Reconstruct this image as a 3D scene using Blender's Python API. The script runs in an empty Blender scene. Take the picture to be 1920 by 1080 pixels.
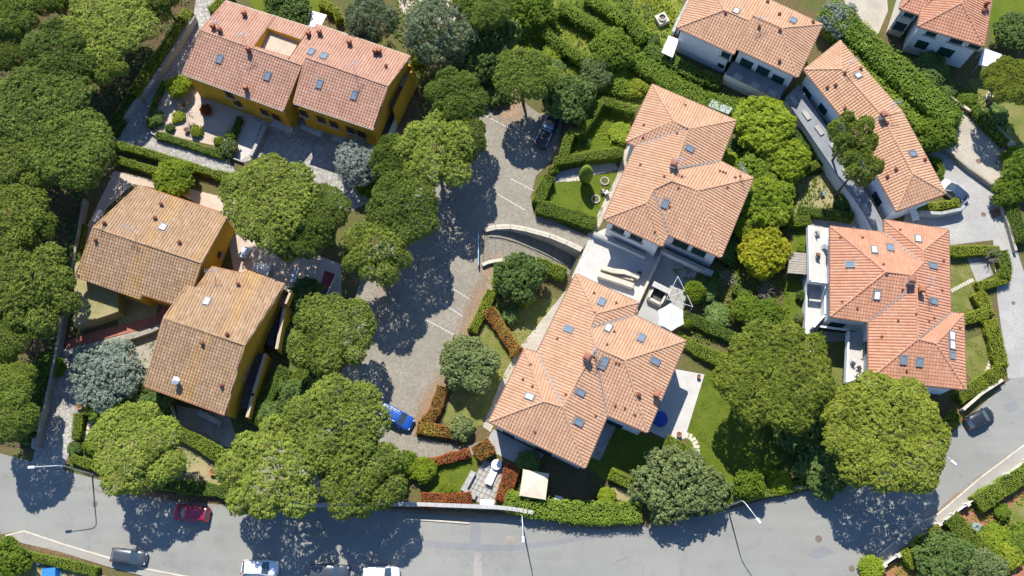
import bpy, math, random
import numpy as np
from mathutils import Vector, Matrix
from mathutils.geometry import tessellate_polygon
R = math.radians
random.seed(7)
rng = np.random.default_rng(11)
scene = bpy.context.scene
COL = scene.collection

# ---------------------------------------------------------------- camera, sky, sun, exposure
CAM_H, TILT, FPX = 120.0, R(17.0), 1900.0      # drone about 120 m up, tilted 17 degrees off straight down
cam_data = bpy.data.cameras.new('camera')
cam_data.sensor_width = 36.0
cam_data.lens = 36.0 * FPX / 1920.0
cam_data.clip_start = 0.5
cam_data.clip_end = 3000.0
cam = bpy.data.objects.new('camera', cam_data)
cam.location = (0, 0, CAM_H)
cam.rotation_euler = (TILT, 0, 0)
COL.objects.link(cam)
scene.camera = cam

SUN_EL = R(53.0)
SUN_AZ = math.atan2(-0.208, 1.0)               # from +Y towards -X: sun stands up and slightly left in the picture
world = bpy.data.worlds.new('World')
scene.world = world
world.use_nodes = True
wn = world.node_tree
bg = wn.nodes['Background']
sky = wn.nodes.new('ShaderNodeTexSky')
sky.sky_type = 'NISHITA'
sky.sun_disc = False
sky.sun_elevation = SUN_EL
sky.sun_rotation = SUN_AZ
sky.altitude = 50
sky.ozone_density = 10.0
sky.dust_density = 0.4
wn.links.new(sky.outputs[0], bg.inputs[0])
bg.inputs[1].default_value = 0.135
sun_data = bpy.data.lights.new('sun', 'SUN')
sun_data.energy = 5.0
sun_data.angle = R(0.53)
sun_data.color = (1.0, 0.955, 0.88)
sun = bpy.data.objects.new('sun', sun_data)
sdir = Vector((math.sin(SUN_AZ) * math.cos(SUN_EL), math.cos(SUN_AZ) * math.cos(SUN_EL), math.sin(SUN_EL)))
sun.rotation_euler = sdir.to_track_quat('Z', 'Y').to_euler()
sun.location = sdir * 200
COL.objects.link(sun)
scene.view_settings.view_transform = 'Standard'
scene.view_settings.look = 'None'
scene.view_settings.gamma = 1.0
scene.view_settings.exposure = 0.55
scene.cycles.max_bounces = 4
scene.cycles.diffuse_bounces = 2
scene.cycles.use_adaptive_sampling = True
scene.cycles.adaptive_threshold = 0.03
scene.cycles.transparent_max_bounces = 4

# ---------------------------------------------------------------- surveying: point of the place seen at a photo pixel, at height z
CT, ST = math.cos(TILT), math.sin(TILT)
def ray(px, py):
    x, y, z = (px - 960) / FPX, (540 - py) / FPX, -1.0
    return Vector((x, y * CT - z * ST, y * ST + z * CT))
def G(px, py, z=0.0):
    d = ray(px, py)
    t = (z - CAM_H) / d.z
    return Vector((d.x * t, d.y * t, z))
def G2(px, py, z=0.0):
    p = G(px, py, z)
    return (p.x, p.y)
SC = 15.6                                      # photo pixels per metre, roughly

# ---------------------------------------------------------------- materials
def new_mat(name):
    m = bpy.data.materials.new(name)
    m.use_nodes = True
    nt = m.node_tree
    return m, nt, nt.nodes['Principled BSDF']
def node(nt, kind, **kw):
    n = nt.nodes.new(kind)
    for k, v in kw.items():
        setattr(n, k, v)
    return n
def coords(nt):
    return node(nt, 'ShaderNodeNewGeometry').outputs['Position']
def noise(nt, scale, detail=4, rough=0.55, vec=None, w=0):
    n = node(nt, 'ShaderNodeTexNoise')
    n.inputs['Scale'].default_value = scale
    n.inputs['Detail'].default_value = detail
    n.inputs['Roughness'].default_value = rough
    v = vec or coords(nt)
    if w:
        mp = node(nt, 'ShaderNodeMapping')
        mp.inputs['Location'].default_value = (w * 7.3, w * 3.1, w)
        nt.links.new(v, mp.inputs[0]); v = mp.outputs[0]
    nt.links.new(v, n.inputs['Vector'])
    return n.outputs['Fac']
def ramp(nt, fac, stops):
    r = node(nt, 'ShaderNodeValToRGB')
    els = r.color_ramp.elements
    while len(els) < len(stops):
        els.new(0.5)
    for e, (p, c) in zip(els, stops):
        e.position = p
        e.color = (*c, 1) if len(c) == 3 else c
    nt.links.new(fac, r.inputs[0])
    return r.outputs[0]
def mixc(nt, fac, a, b, mode='MIX'):
    m = node(nt, 'ShaderNodeMix', data_type='RGBA', blend_type=mode)
    for sock, v in ((m.inputs[0], fac), (m.inputs[6], a), (m.inputs[7], b)):
        if hasattr(v, 'links') or hasattr(v, 'is_linked'):
            nt.links.new(v, sock)
        elif isinstance(v, (int, float)):
            sock.default_value = v
        else:
            sock.default_value = (*v, 1)
    return m.outputs[2]
def bump(nt, bsdf, height, strength=0.3, dist=0.02):
    b = node(nt, 'ShaderNodeBump')
    b.inputs['Strength'].default_value = strength
    b.inputs['Distance'].default_value = dist
    nt.links.new(height, b.inputs['Height'])
    nt.links.new(b.outputs[0], bsdf.inputs['Normal'])
def mat_two(name, c1, c2, scale=1.5, rough=0.85, c3=None, scale2=12, amt=0.35, spec=0.3, bmp=0.0, lo=0.35, hi=0.65):
    m, nt, b = new_mat(name)
    c = ramp(nt, noise(nt, scale), [(lo, c1), (hi, c2)])
    f2 = noise(nt, scale2, 3, w=2)
    d = c3 or tuple(0.55 * x for x in c1)
    r2 = ramp(nt, f2, [(0.35, (0, 0, 0)), (0.75, (amt, amt, amt))])
    sep = node(nt, 'ShaderNodeRGBToBW'); nt.links.new(r2, sep.inputs[0])
    c = mixc(nt, sep.outputs[0], c, d)
    nt.links.new(c, b.inputs['Base Color'])
    b.inputs['Roughness'].default_value = rough
    b.inputs['Specular IOR Level'].default_value = spec
    if bmp:
        bump(nt, b, f2, bmp, 0.03)
    return m
def mat_flat(name, c, rough=0.6, metal=0.0, spec=0.4, var=0.12, scale=6):
    m, nt, b = new_mat(name)
    c1 = tuple(x * (1 - var) for x in c); c2 = tuple(min(1, x * (1 + var)) for x in c)
    nt.links.new(ramp(nt, noise(nt, scale), [(0.3, c1), (0.7, c2)]), b.inputs['Base Color'])
    b.inputs['Roughness'].default_value = rough
    b.inputs['Metallic'].default_value = metal
    b.inputs['Specular IOR Level'].default_value = spec
    return m
def mat_leaf(name, dark, light, trans=0.3, third=None):
    """leaves: colour varies by leaf (attribute var), by clump (noise) and by plant"""
    m, nt, b = new_mat(name)
    at = node(nt, 'ShaderNodeAttribute', attribute_name='var')
    n1 = noise(nt, 0.55, 3)
    oi = node(nt, 'ShaderNodeObjectInfo')
    a = node(nt, 'ShaderNodeMath', operation='MULTIPLY_ADD'); nt.links.new(at.outputs['Fac'], a.inputs[0]); a.inputs[1].default_value = 0.6
    nt.links.new(n1, a.inputs[2])
    s = node(nt, 'ShaderNodeMath', operation='MULTIPLY_ADD'); nt.links.new(oi.outputs['Random'], s.inputs[0]); s.inputs[1].default_value = 0.40
    nt.links.new(a.outputs[0], s.inputs[2])
    f = node(nt, 'ShaderNodeMath', operation='SUBTRACT'); nt.links.new(s.outputs[0], f.inputs[0]); f.inputs[1].default_value = 0.49
    stops = [(0.1, dark), (0.85, light)]
    if third: stops = [(0.1, dark), (0.6, light), (0.8, third)]
    c = ramp(nt, f.outputs[0], stops)
    nt.links.new(c, b.inputs['Base Color'])
    b.inputs['Roughness'].default_value = 0.55
    b.inputs['Specular IOR Level'].default_value = 0.35
    tr = node(nt, 'ShaderNodeBsdfTranslucent')
    nt.links.new(mixc(nt, 0.4, c, (0.25, 0.30, 0.03)), tr.inputs[0])
    mx = node(nt, 'ShaderNodeMixShader'); mx.inputs[0].default_value = trans
    nt.links.new(b.outputs[0], mx.inputs[1]); nt.links.new(tr.outputs[0], mx.inputs[2])
    nt.links.new(mx.outputs[0], nt.nodes['Material Output'].inputs[0])
    return m
def mat_tile(name, base, light, dark, lichen=None, grime=0.3):
    """clay roof tiles: colour by single tile (uv cell), weathering by noise"""
    m, nt, b = new_mat(name)
    uv = node(nt, 'ShaderNodeUVMap', uv_map='tile')
    fl = node(nt, 'ShaderNodeVectorMath', operation='FLOOR'); nt.links.new(uv.outputs[0], fl.inputs[0])
    wnz = node(nt, 'ShaderNodeTexWhiteNoise', noise_dimensions='2D'); nt.links.new(fl.outputs[0], wnz.inputs['Vector'])
    c = ramp(nt, wnz.outputs['Value'], [(0.0, dark), (0.3, base), (0.75, base), (1.0, light)])
    n1 = noise(nt, 0.35, 4)
    c = mixc(nt, ramp(nt, n1, [(0.45, (0, 0, 0)), (0.75, (grime, grime, grime))]), c, tuple(0.6 * x for x in dark))
    ms = node(nt, 'ShaderNodeMapping'); ms.inputs['Scale'].default_value = (0.45, 0.035, 1); nt.links.new(uv.outputs[0], ms.inputs[0])
    sk = noise(nt, 1.0, 4, 0.6, vec=ms.outputs[0])
    c = mixc(nt, ramp(nt, sk, [(0.48, (0, 0, 0)), (0.74, (0.24, 0.24, 0.24))]), c, tuple(0.5 * x for x in dark))
    n2 = noise(nt, 5.0, 4, w=3)
    c = mixc(nt, ramp(nt, n2, [(0.5, (0, 0, 0)), (0.8, (0.14, 0.14, 0.14))]), c, light)
    if lichen:                                    # ochre lichen runs down the slope in streaks where water drains
        mp = node(nt, 'ShaderNodeMapping'); mp.inputs['Scale'].default_value = (0.11, 0.02, 1)
        nt.links.new(uv.outputs[0], mp.inputs[0])
        st = noise(nt, 1.0, 3, 0.5, vec=mp.outputs[0])
        br = noise(nt, 3.0, 3, w=5)
        mu = node(nt, 'ShaderNodeMath', operation='MULTIPLY')
        nt.links.new(ramp(nt, st, [(0.49, (0, 0, 0)), (0.68, (1, 1, 1))]), mu.inputs[0])
        nt.links.new(ramp(nt, br, [(0.40, (0, 0, 0)), (0.66, (0.8, 0.8, 0.8))]), mu.inputs[1])
        c = mixc(nt, mu.outputs[0], c, lichen)
    nt.links.new(c, b.inputs['Base Color'])
    b.inputs['Roughness'].default_value = 0.8
    b.inputs['Specular IOR Level'].default_value = 0.25
    return m

M = {}
# ground covers
M['earth'] = mat_two('earth', (0.155, 0.105, 0.055), (0.11, 0.12, 0.035), 0.25, 0.95, (0.05, 0.05, 0.02), 3.0, 0.6, 0.1, 0.4)
M['forest'] = mat_two('forest_floor', (0.10, 0.065, 0.035), (0.06, 0.06, 0.022), 0.35, 0.95, (0.17, 0.12, 0.07), 3.0, 0.5, 0.1, 0.4)
M['dry'] = mat_two('dry_grass', (0.30, 0.24, 0.12), (0.17, 0.18, 0.055), 0.4, 0.95, (0.36, 0.31, 0.2), 2.5, 0.6, 0.1, 0.4)
M['lawn'] = mat_two('lawn', (0.085, 0.125, 0.010), (0.125, 0.155, 0.016), 0.5, 0.9, (0.05, 0.075, 0.008), 6.0, 0.6, 0.15, 0.5)
M['lawn_dry'] = mat_two('worn_lawn', (0.13, 0.155, 0.03), (0.23, 0.205, 0.075), 0.5, 0.9, (0.07, 0.09, 0.016), 5.0, 0.6, 0.15, 0.5)
M['meadow'] = mat_two('meadow', (0.12, 0.165, 0.02), (0.25, 0.25, 0.05), 0.35, 0.95, (0.07, 0.10, 0.012), 2.2, 0.75, 0.1, 0.6)
M['gravel'] = mat_two('gravel', (0.40, 0.36, 0.30), (0.30, 0.27, 0.22), 0.6, 0.95, (0.16, 0.14, 0.11), 7.0, 0.7, 0.15, 0.5)
M['sand'] = mat_two('pale_terrace', (0.54, 0.44, 0.35), (0.46, 0.37, 0.29), 0.5, 0.9, (0.27, 0.21, 0.16), 5.0, 0.4, 0.2, 0.2)
M['conc'] = mat_two('concrete', (0.40, 0.39, 0.36), (0.31, 0.30, 0.28), 0.35, 0.9, (0.24, 0.23, 0.20), 3.0, 0.5, 0.2, 0.15)
M['conc_warm'] = mat_two('warm_concrete', (0.46, 0.41, 0.33), (0.36, 0.32, 0.26), 0.4, 0.9, (0.25, 0.22, 0.17), 3.0, 0.5, 0.2, 0.15)
M['white_pave'] = mat_two('white_paving', (0.52, 0.50, 0.46), (0.45, 0.43, 0.40), 0.6, 0.8, (0.36, 0.34, 0.30), 4.0, 0.5, 0.25)
M['brick_pave'] = mat_two('brick_paving', (0.34, 0.12, 0.085), (0.42, 0.18, 0.125), 1.2, 0.9, (0.2, 0.07, 0.05), 8.0, 0.6, 0.15, 0.3)
M['red_earth'] = mat_two('red_earth', (0.36, 0.15, 0.08), (0.28, 0.14, 0.08), 0.8, 0.95, (0.2, 0.09, 0.05), 5.0, 0.5, 0.1, 0.4)

def mat_asphalt(name, c1, c2, dark):
    m, nt, b = new_mat(name)
    big = noise(nt, 0.09, 4)
    c = ramp(nt, big, [(0.35, c1), (0.65, c2)])
    mp = node(nt, 'ShaderNodeMapping'); mp.inputs['Scale'].default_value = (0.05, 0.55, 1); mp.inputs['Rotation'].default_value = (0, 0, R(8))
    nt.links.new(coords(nt), mp.inputs[0])
    streak = noise(nt, 1.0, 5, 0.6, vec=mp.outputs[0])
    c = mixc(nt, ramp(nt, streak, [(0.45, (0, 0, 0)), (0.75, (0.4, 0.4, 0.4))]), c, dark)
    c = mixc(nt, ramp(nt, noise(nt, 0.45, 5, 0.65, w=6), [(0.52, (0, 0, 0)), (0.72, (0.35, 0.35, 0.35))]), c, tuple(0.8 * x for x in dark))
    c = mixc(nt, ramp(nt, noise(nt, 1.6, 2, 0.4, w=8), [(0.70, (0, 0, 0)), (0.76, (0.3, 0.3, 0.3))]), c, tuple(0.5 * x for x in dark))
    fine = noise(nt, 9.0, 4, 0.7, w=4)
    c = mixc(nt, ramp(nt, fine, [(0.4, (0, 0, 0)), (0.8, (0.3, 0.3, 0.3))]), c, dark)
    vo = node(nt, 'ShaderNodeTexVoronoi', feature='DISTANCE_TO_EDGE'); vo.inputs['Scale'].default_value = 0.16
    wob = node(nt, 'ShaderNodeVectorMath', operation='ADD'); nt.links.new(coords(nt), wob.inputs[0])
    nz = node(nt, 'ShaderNodeTexNoise'); nz.inputs['Scale'].default_value = 0.7; nt.links.new(coords(nt), nz.inputs['Vector'])
    nt.links.new(nz.outputs['Color'], wob.inputs[1]); nt.links.new(wob.outputs[0], vo.inputs['Vector'])
    cr = ramp(nt, vo.outputs['Distance'], [(0.0, (0.4, 0.4, 0.4)), (0.010, (0, 0, 0))])
    gate = ramp(nt, noise(nt, 0.12, 2, w=9), [(0.56, (0, 0, 0)), (0.64, (1, 1, 1))])
    mu = node(nt, 'ShaderNodeMath', operation='MULTIPLY'); nt.links.new(cr, mu.inputs[0]); nt.links.new(gate, mu.inputs[1])
    c = mixc(nt, mu.outputs[0], c, tuple(0.5 * x for x in dark))
    nt.links.new(c, b.inputs['Base Color'])
    b.inputs['Roughness'].default_value = 0.9
    b.inputs['Specular IOR Level'].default_value = 0.25
    bump(nt, b, fine, 0.2, 0.01)
    return m
M['asphalt'] = mat_asphalt('old_asphalt', (0.232, 0.230, 0.206), (0.266, 0.264, 0.236), (0.175, 0.173, 0.154))
M['lead'] = mat_flat('lead_flashing', (0.22, 0.19, 0.17), 0.6, 0.1)
M['patch'] = mat_asphalt('patched_asphalt', (0.20, 0.20, 0.20), (0.23, 0.23, 0.225), (0.16, 0.16, 0.16))
M['pavement'] = mat_asphalt('worn_pavement', (0.29, 0.27, 0.235), (0.33, 0.31, 0.27), (0.22, 0.20, 0.17))

def mat_setts(name, c1, c2, joint, size, rot, rnd=0.6):
    m, nt, b = new_mat(name)
    mp = node(nt, 'ShaderNodeMapping'); mp.inputs['Rotation'].default_value = (0, 0, R(rot))
    nt.links.new(coords(nt), mp.inputs[0])
    vo = node(nt, 'ShaderNodeTexVoronoi', feature='F1'); vo.inputs['Scale'].default_value = 1 / size; vo.inputs['Randomness'].default_value = rnd
    ve = node(nt, 'ShaderNodeTexVoronoi', feature='DISTANCE_TO_EDGE'); ve.inputs['Scale'].default_value = 1 / size; ve.inputs['Randomness'].default_value = rnd
    for v in (vo, ve): nt.links.new(mp.outputs[0], v.inputs['Vector'])
    bw = node(nt, 'ShaderNodeRGBToBW'); nt.links.new(vo.outputs['Color'], bw.inputs[0])
    c = ramp(nt, bw.outputs[0], [(0.15, c1), (0.85, c2)])
    c = mixc(nt, ramp(nt, noise(nt, 0.22, 4), [(0.4, (0, 0, 0)), (0.7, (0.45, 0.45, 0.45))]), c, tuple(0.62 * x for x in c1))
    c = mixc(nt, ramp(nt, ve.outputs['Distance'], [(0.02, (0.9, 0.9, 0.9)), (0.12, (0, 0, 0))]), c, joint)
    nt.links.new(c, b.inputs['Base Color'])
    b.inputs['Roughness'].default_value = 0.85
    b.inputs['Specular IOR Level'].default_value = 0.25
    bump(nt, b, ve.outputs['Distance'], 0.5, 0.05)
    return m
M['setts'] = mat_setts('granite_setts', (0.24, 0.217, 0.172), (0.325, 0.297, 0.238), (0.165, 0.143, 0.107), 0.22, 27, 0.35)
M['flagstone'] = mat_setts('rough_flagstones', (0.30, 0.28, 0.25), (0.50, 0.475, 0.43), (0.20, 0.185, 0.155), 0.30, 10, 1.0)

# walls, stone, paint
M['yellow'] = mat_two('ochre_render', (0.56, 0.315, 0.026), (0.62, 0.36, 0.036), 0.5, 0.9, (0.46, 0.25, 0.02), 5, 0.4, 0.2)
M['white'] = mat_two('white_render', (0.74, 0.75, 0.75), (0.80, 0.80, 0.80), 0.5, 0.9, (0.64, 0.64, 0.63), 4, 0.3, 0.2)
M['cream'] = mat_two('cream_render', (0.66, 0.60, 0.48), (0.72, 0.66, 0.54), 0.5, 0.9, (0.55, 0.48, 0.38), 4, 0.3, 0.2)
M['greywall'] = mat_two('grey_render', (0.38, 0.37, 0.35), (0.46, 0.45, 0.42), 0.6, 0.9, (0.27, 0.26, 0.23), 4, 0.5, 0.2, 0.2)
M['stone'] = mat_two('pale_stone', (0.50, 0.45, 0.35), (0.60, 0.55, 0.45), 1.0, 0.9, (0.35, 0.30, 0.22), 6, 0.6, 0.2, 0.3)
M['oldwall'] = mat_two('weathered_wall', (0.26, 0.23, 0.19), (0.35, 0.32, 0.27), 0.7, 0.95, (0.15, 0.14, 0.10), 4, 0.6, 0.15, 0.3)
M['shutter'] = mat_flat('green_shutter', (0.012, 0.05, 0.045), 0.5)
M['brown_shutter'] = mat_flat('brown_shutter', (0.07, 0.035, 0.018), 0.5)
M['wood'] = mat_two('brown_wood', (0.13, 0.07, 0.035), (0.20, 0.11, 0.055), 2, 0.7)
M['grey_wood'] = mat_two('weathered_wood', (0.36, 0.32, 0.27), (0.28, 0.25, 0.21), 2, 0.85)
M['bark'] = mat_two('bark', (0.13, 0.085, 0.06), (0.20, 0.14, 0.10), 3, 0.95, None, 12, 0.5, 0.1, 0.5)
M['palebark'] = mat_two('pale_bark', (0.34, 0.30, 0.25), (0.26, 0.22, 0.18), 3, 0.95, None, 12, 0.5, 0.1, 0.5)
M['metal'] = mat_flat('galvanised_steel', (0.55, 0.57, 0.58), 0.45, 0.6)
M['lamp_white'] = mat_flat('white_enamel', (0.75, 0.76, 0.76), 0.4)
M['dark_metal'] = mat_flat('dark_metal', (0.05, 0.05, 0.05), 0.5, 0.5)
M['iron'] = mat_flat('cast_iron', (0.16, 0.12, 0.09), 0.7, 0.2)
M['copper'] = mat_flat('copper_gutter', (0.22, 0.12, 0.08), 0.5, 0.4)
M['clay'] = mat_two('clay_pot', (0.36, 0.14, 0.07), (0.42, 0.18, 0.10), 3, 0.85)
M['chimney_clay'] = mat_two('chimney_brick', (0.22, 0.085, 0.05), (0.16, 0.06, 0.038), 4, 0.9)
M['slate'] = mat_two('dark_roof_sheet', (0.06, 0.055, 0.055), (0.09, 0.08, 0.08), 1, 0.8)
M['green_metal'] = mat_flat('green_gate_paint', (0.02, 0.13, 0.10), 0.5)
M['blue_metal'] = mat_flat('pale_blue_paint', (0.25, 0.42, 0.50), 0.5)
M['plastic_white'] = mat_flat('white_plastic', (0.66, 0.66, 0.65), 0.45)
M['cloth_white'] = mat_two('white_canvas', (0.66, 0.66, 0.64), (0.61, 0.61, 0.59), 1.0, 0.9)
M['cloth_cream'] = mat_two('cream_canvas', (0.66, 0.56, 0.42), (0.60, 0.50, 0.37), 1.0, 0.9)
M['cloth_blue'] = mat_two('faded_blue_cloth', (0.40, 0.47, 0.55), (0.58, 0.62, 0.66), 2.0, 0.9)
M['tarp_blue'] = mat_flat('blue_tarpaulin', (0.03, 0.19, 0.48), 0.45)
M['navy'] = mat_flat('blue_cover', (0.012, 0.06, 0.35), 0.5)
M['wine'] = mat_flat('dark_red_sheet', (0.17, 0.018, 0.025), 0.5)
M['redstone'] = mat_two('terracotta_floor', (0.30, 0.12, 0.08), (0.36, 0.16, 0.11), 1, 0.85)
M['paint_white'] = mat_two('road_paint', (0.66, 0.66, 0.63), (0.55, 0.55, 0.52), 3, 0.8, (0.35, 0.34, 0.32), 9, 0.8)
M['shed_roof'] = mat_flat('grey_green_sheet', (0.28, 0.33, 0.29), 0.5)
M['foil'] = mat_flat('pale_sheet_roof', (0.66, 0.68, 0.68), 0.5, 0.0)
m, nt, b = new_mat('glass'); b.inputs['Base Color'].default_value = (0.05, 0.08, 0.10, 1); b.inputs['Roughness'].default_value = 0.06; b.inputs['Specular IOR Level'].default_value = 1.0
M['glass'] = m
m, nt, b = new_mat('skylight_glass'); b.inputs['Base Color'].default_value = (0.16, 0.22, 0.28, 1); b.inputs['Roughness'].default_value = 0.08; b.inputs['Specular IOR Level'].default_value = 1.0
M['skyglass'] = m
m, nt, b = new_mat('pool_water'); b.inputs['Base Color'].default_value = (0.02, 0.16, 0.22, 1); b.inputs['Roughness'].default_value = 0.05
M['water'] = m
M['solar'] = mat_flat('white_heater_panel', (0.72, 0.74, 0.76), 0.25)

# roof tiles, one fired clay per estate
M['tile_orange'] = mat_tile('orange_clay_tiles', (0.485, 0.288, 0.175), (0.52, 0.325, 0.208), (0.445, 0.25, 0.145), None, 0.18)
M['tile_red'] = mat_tile('red_clay_tiles', (0.485, 0.245, 0.15), (0.525, 0.285, 0.185), (0.44, 0.21, 0.122), None, 0.2)
M['tile_pink'] = mat_tile('rose_clay_tiles', (0.435, 0.248, 0.170), (0.475, 0.29, 0.205), (0.385, 0.205, 0.135), None, 0.25)
M['tile_brown'] = mat_tile('brown_clay_tiles', (0.36, 0.235, 0.138), (0.42, 0.29, 0.18), (0.295, 0.18, 0.10), (0.50, 0.28, 0.035), 0.22)

# leaves
M['pine'] = mat_leaf('stone_pine_needles', (0.12, 0.17, 0.02), (0.44, 0.52, 0.08), 0.42)
M['pine_dark'] = mat_leaf('deep_green_pine_needles', (0.085, 0.14, 0.018), (0.34, 0.43, 0.07), 0.42)
M['pine_yellow'] = mat_leaf('light_pine_needles', (0.15, 0.2, 0.018), (0.47, 0.52, 0.065), 0.45)
M['cedar'] = mat_leaf('blue_cedar_needles', (0.11, 0.155, 0.075), (0.31, 0.37, 0.2), 0.4)
M['olive'] = mat_leaf('olive_leaves', (0.2, 0.255, 0.2), (0.4, 0.46, 0.37), 0.3)
M['silver'] = mat_leaf('silver_leaves', (0.23, 0.27, 0.23), (0.46, 0.50, 0.46), 0.25)
M['grey_green'] = mat_leaf('grey_green_leaves', (0.12, 0.17, 0.05), (0.33, 0.39, 0.14), 0.4)
M['broad_dark'] = mat_leaf('dark_leaves', (0.072, 0.135, 0.026), (0.24, 0.345, 0.085), 0.4)
M['broad'] = mat_leaf('green_leaves', (0.115, 0.205, 0.016), (0.33, 0.445, 0.045), 0.5)
M['bright'] = mat_leaf('fresh_leaves', (0.19, 0.28, 0.016), (0.45, 0.55, 0.04), 0.5)
M['yellow_leaf'] = mat_leaf('yellow_green_leaves', (0.30, 0.33, 0.014), (0.74, 0.70, 0.04), 0.5)
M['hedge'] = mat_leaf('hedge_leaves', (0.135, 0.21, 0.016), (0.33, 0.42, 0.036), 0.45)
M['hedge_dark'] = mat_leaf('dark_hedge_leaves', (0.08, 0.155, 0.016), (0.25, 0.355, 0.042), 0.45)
M['hedge_gold'] = mat_leaf('golden_hedge_leaves', (0.185, 0.25, 0.014), (0.43, 0.48, 0.036), 0.45)
M['photinia'] = mat_leaf('red_young_leaves', (0.22, 0.10, 0.02), (0.56, 0.10, 0.045), 0.4, (0.50, 0.26, 0.05))
M['photinia_mixed'] = mat_leaf('red_and_green_leaves', (0.15, 0.19, 0.016), (0.50, 0.15, 0.045), 0.4, (0.48, 0.42, 0.05))
M['grass_blades'] = mat_leaf('grass_blades', (0.085, 0.13, 0.012), (0.19, 0.235, 0.03), 0.3)
M['agave'] = mat_leaf('agave_leaves', (0.22, 0.29, 0.28), (0.42, 0.48, 0.47), 0.1)
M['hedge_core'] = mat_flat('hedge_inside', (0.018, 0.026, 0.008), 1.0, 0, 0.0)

# ---------------------------------------------------------------- mesh helpers
class MB:
    """collects faces; build() links them as one mesh object"""
    def __init__(s): s.v = []; s.f = []; s.m = []
    def face(s, pts, mi=0):
        k = len(s.v); s.v += [tuple(p) for p in pts]; s.f.append(tuple(range(k, k + len(pts)))); s.m.append(mi)
    def box(s, c, size, ex=(1, 0, 0), ez=(0, 0, 1), mi=0, taper=1.0):
        ex = Vector(ex).normalized(); ez = Vector(ez).normalized(); ey = ez.cross(ex).normalized()
        c = Vector(c); k = len(s.v)
        for dz in (-1, 1):
            t = taper if dz > 0 else 1.0
            for dx, dy in ((-1, -1), (1, -1), (1, 1), (-1, 1)):
                s.v.append(tuple(c + ex * (dx * size[0] / 2 * t) + ey * (dy * size[1] / 2 * t) + ez * (dz * size[2] / 2)))
        for f in ((3, 2, 1, 0), (4, 5, 6, 7), (0, 1, 5, 4), (1, 2, 6, 5), (2, 3, 7, 6), (3, 0, 4, 7)):
            s.f.append(tuple(k + i for i in f)); s.m.append(mi)
    def prism(s, poly, z0, z1, mi=0, top=True, bottom=False, holes=()):
        """poly: xy list (any winding); z0/z1 number or list"""
        n = len(poly)
        zb = z0 if isinstance(z0, (list, tuple)) else [z0] * n
        zt = z1 if isinstance(z1, (list, tuple)) else [z1] * n
        a = sum(poly[i][0] * poly[(i + 1) % n][1] - poly[(i + 1) % n][0] * poly[i][1] for i in range(n))
        idx = list(range(n)) if a > 0 else list(range(n - 1, -1, -1))
        P = [poly[i] for i in idx]; zb = [zb[i] for i in idx]; zt = [zt[i] for i in idx]
        for i in range(n):
            j = (i + 1) % n
            if abs(zt[i] - zb[i]) + abs(zt[j] - zb[j]) > 1e-6:
                s.face([(*P[i], zb[i]), (*P[j], zb[j]), (*P[j], zt[j]), (*P[i], zt[i])], mi)
        loops = [[Vector((*P[i], zt[i])) for i in range(n)]] + [[Vector((*h, zt[0])) for h in hl] for hl in holes]
        flat = [v for l in loops for v in l]
        tris = tessellate_polygon(loops)
        for cap, flip in ((top, False), (bottom, True)):
            if not cap: continue
            k = len(s.v)
            zoff = 0
            for q, v in enumerate(flat):
                z = v.z if not flip else (zb[q] if q < n else zb[0])
                s.v.append((v.x, v.y, z))
            for t in tris:
                a_, b_, c_ = (flat[i] for i in t)
                up = (b_.x - a_.x) * (c_.y - a_.y) - (b_.y - a_.y) * (c_.x - a_.x) > 0
                s.f.append(tuple(k + i for i in (t if up != flip else t[::-1]))); s.m.append(mi)
        for hl in holes:
            pass
    def tube(s, path, r, n=6, mi=0, cap=True):
        path = [Vector(p) for p in path]
        rs = r if isinstance(r, (list, tuple)) else [r] * len(path)
        k0 = len(s.v)
        for i, p in enumerate(path):
            t = (path[min(i + 1, len(path) - 1)] - path[max(i - 1, 0)]).normalized()
            a = t.cross(Vector((0, 0, 1)) if abs(t.z) < 0.9 else Vector((1, 0, 0))).normalized(); b = t.cross(a)
            for j in range(n):
                an = 2 * math.pi * j / n
                s.v.append(tuple(p + (a * math.cos(an) + b * math.sin(an)) * rs[i]))
        for i in range(len(path) - 1):
            for j in range(n):
                q = (j + 1) % n
                s.f.append((k0 + i * n + j, k0 + (i + 1) * n + j, k0 + (i + 1) * n + q, k0 + i * n + q)); s.m.append(mi)
        if cap:
            s.f.append(tuple(k0 + j for j in range(n))); s.m.append(mi)
            s.f.append(tuple(k0 + (len(path) - 1) * n + j for j in range(n - 1, -1, -1))); s.m.append(mi)
    def lathe(s, c, prof, n=12, mi=0, squash=1.0):
        c = Vector(c); k0 = len(s.v)
        for r, z in prof:
            for j in range(n):
                an = 2 * math.pi * j / n
                s.v.append((c.x + r * math.cos(an), c.y + r * math.sin(an) * squash, c.z + z))
        for i in range(len(prof) - 1):
            for j in range(n):
                q = (j + 1) % n
                s.f.append((k0 + i * n + j, k0 + i * n + q, k0 + (i + 1) * n + q, k0 + (i + 1) * n + j)); s.m.append(mi)
        s.f.append(tuple(k0 + (len(prof) - 1) * n + j for j in range(n))); s.m.append(mi)
    def build(s, name, mats, parent=None, smooth=False, off=None):
        if isinstance(mats, str): mats = [mats]
        me = bpy.data.meshes.new(name)
        o = off if off is not None else (parent_loc(parent) if parent else Vector((0, 0, 0)))
        me.from_pydata([(x - o[0], y - o[1], z - o[2]) for x, y, z in s.v], [], s.f)
        for mm in mats: me.materials.append(M[mm])
        if len(mats) > 1: me.polygons.foreach_set('material_index', s.m)
        if smooth: me.polygons.foreach_set('use_smooth', [True] * len(me.polygons))
        me.update()
        ob = bpy.data.objects.new(name, me)
        COL.objects.link(ob)
        if parent: ob.parent = parent
        else: ob.location = o
        return ob
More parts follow.
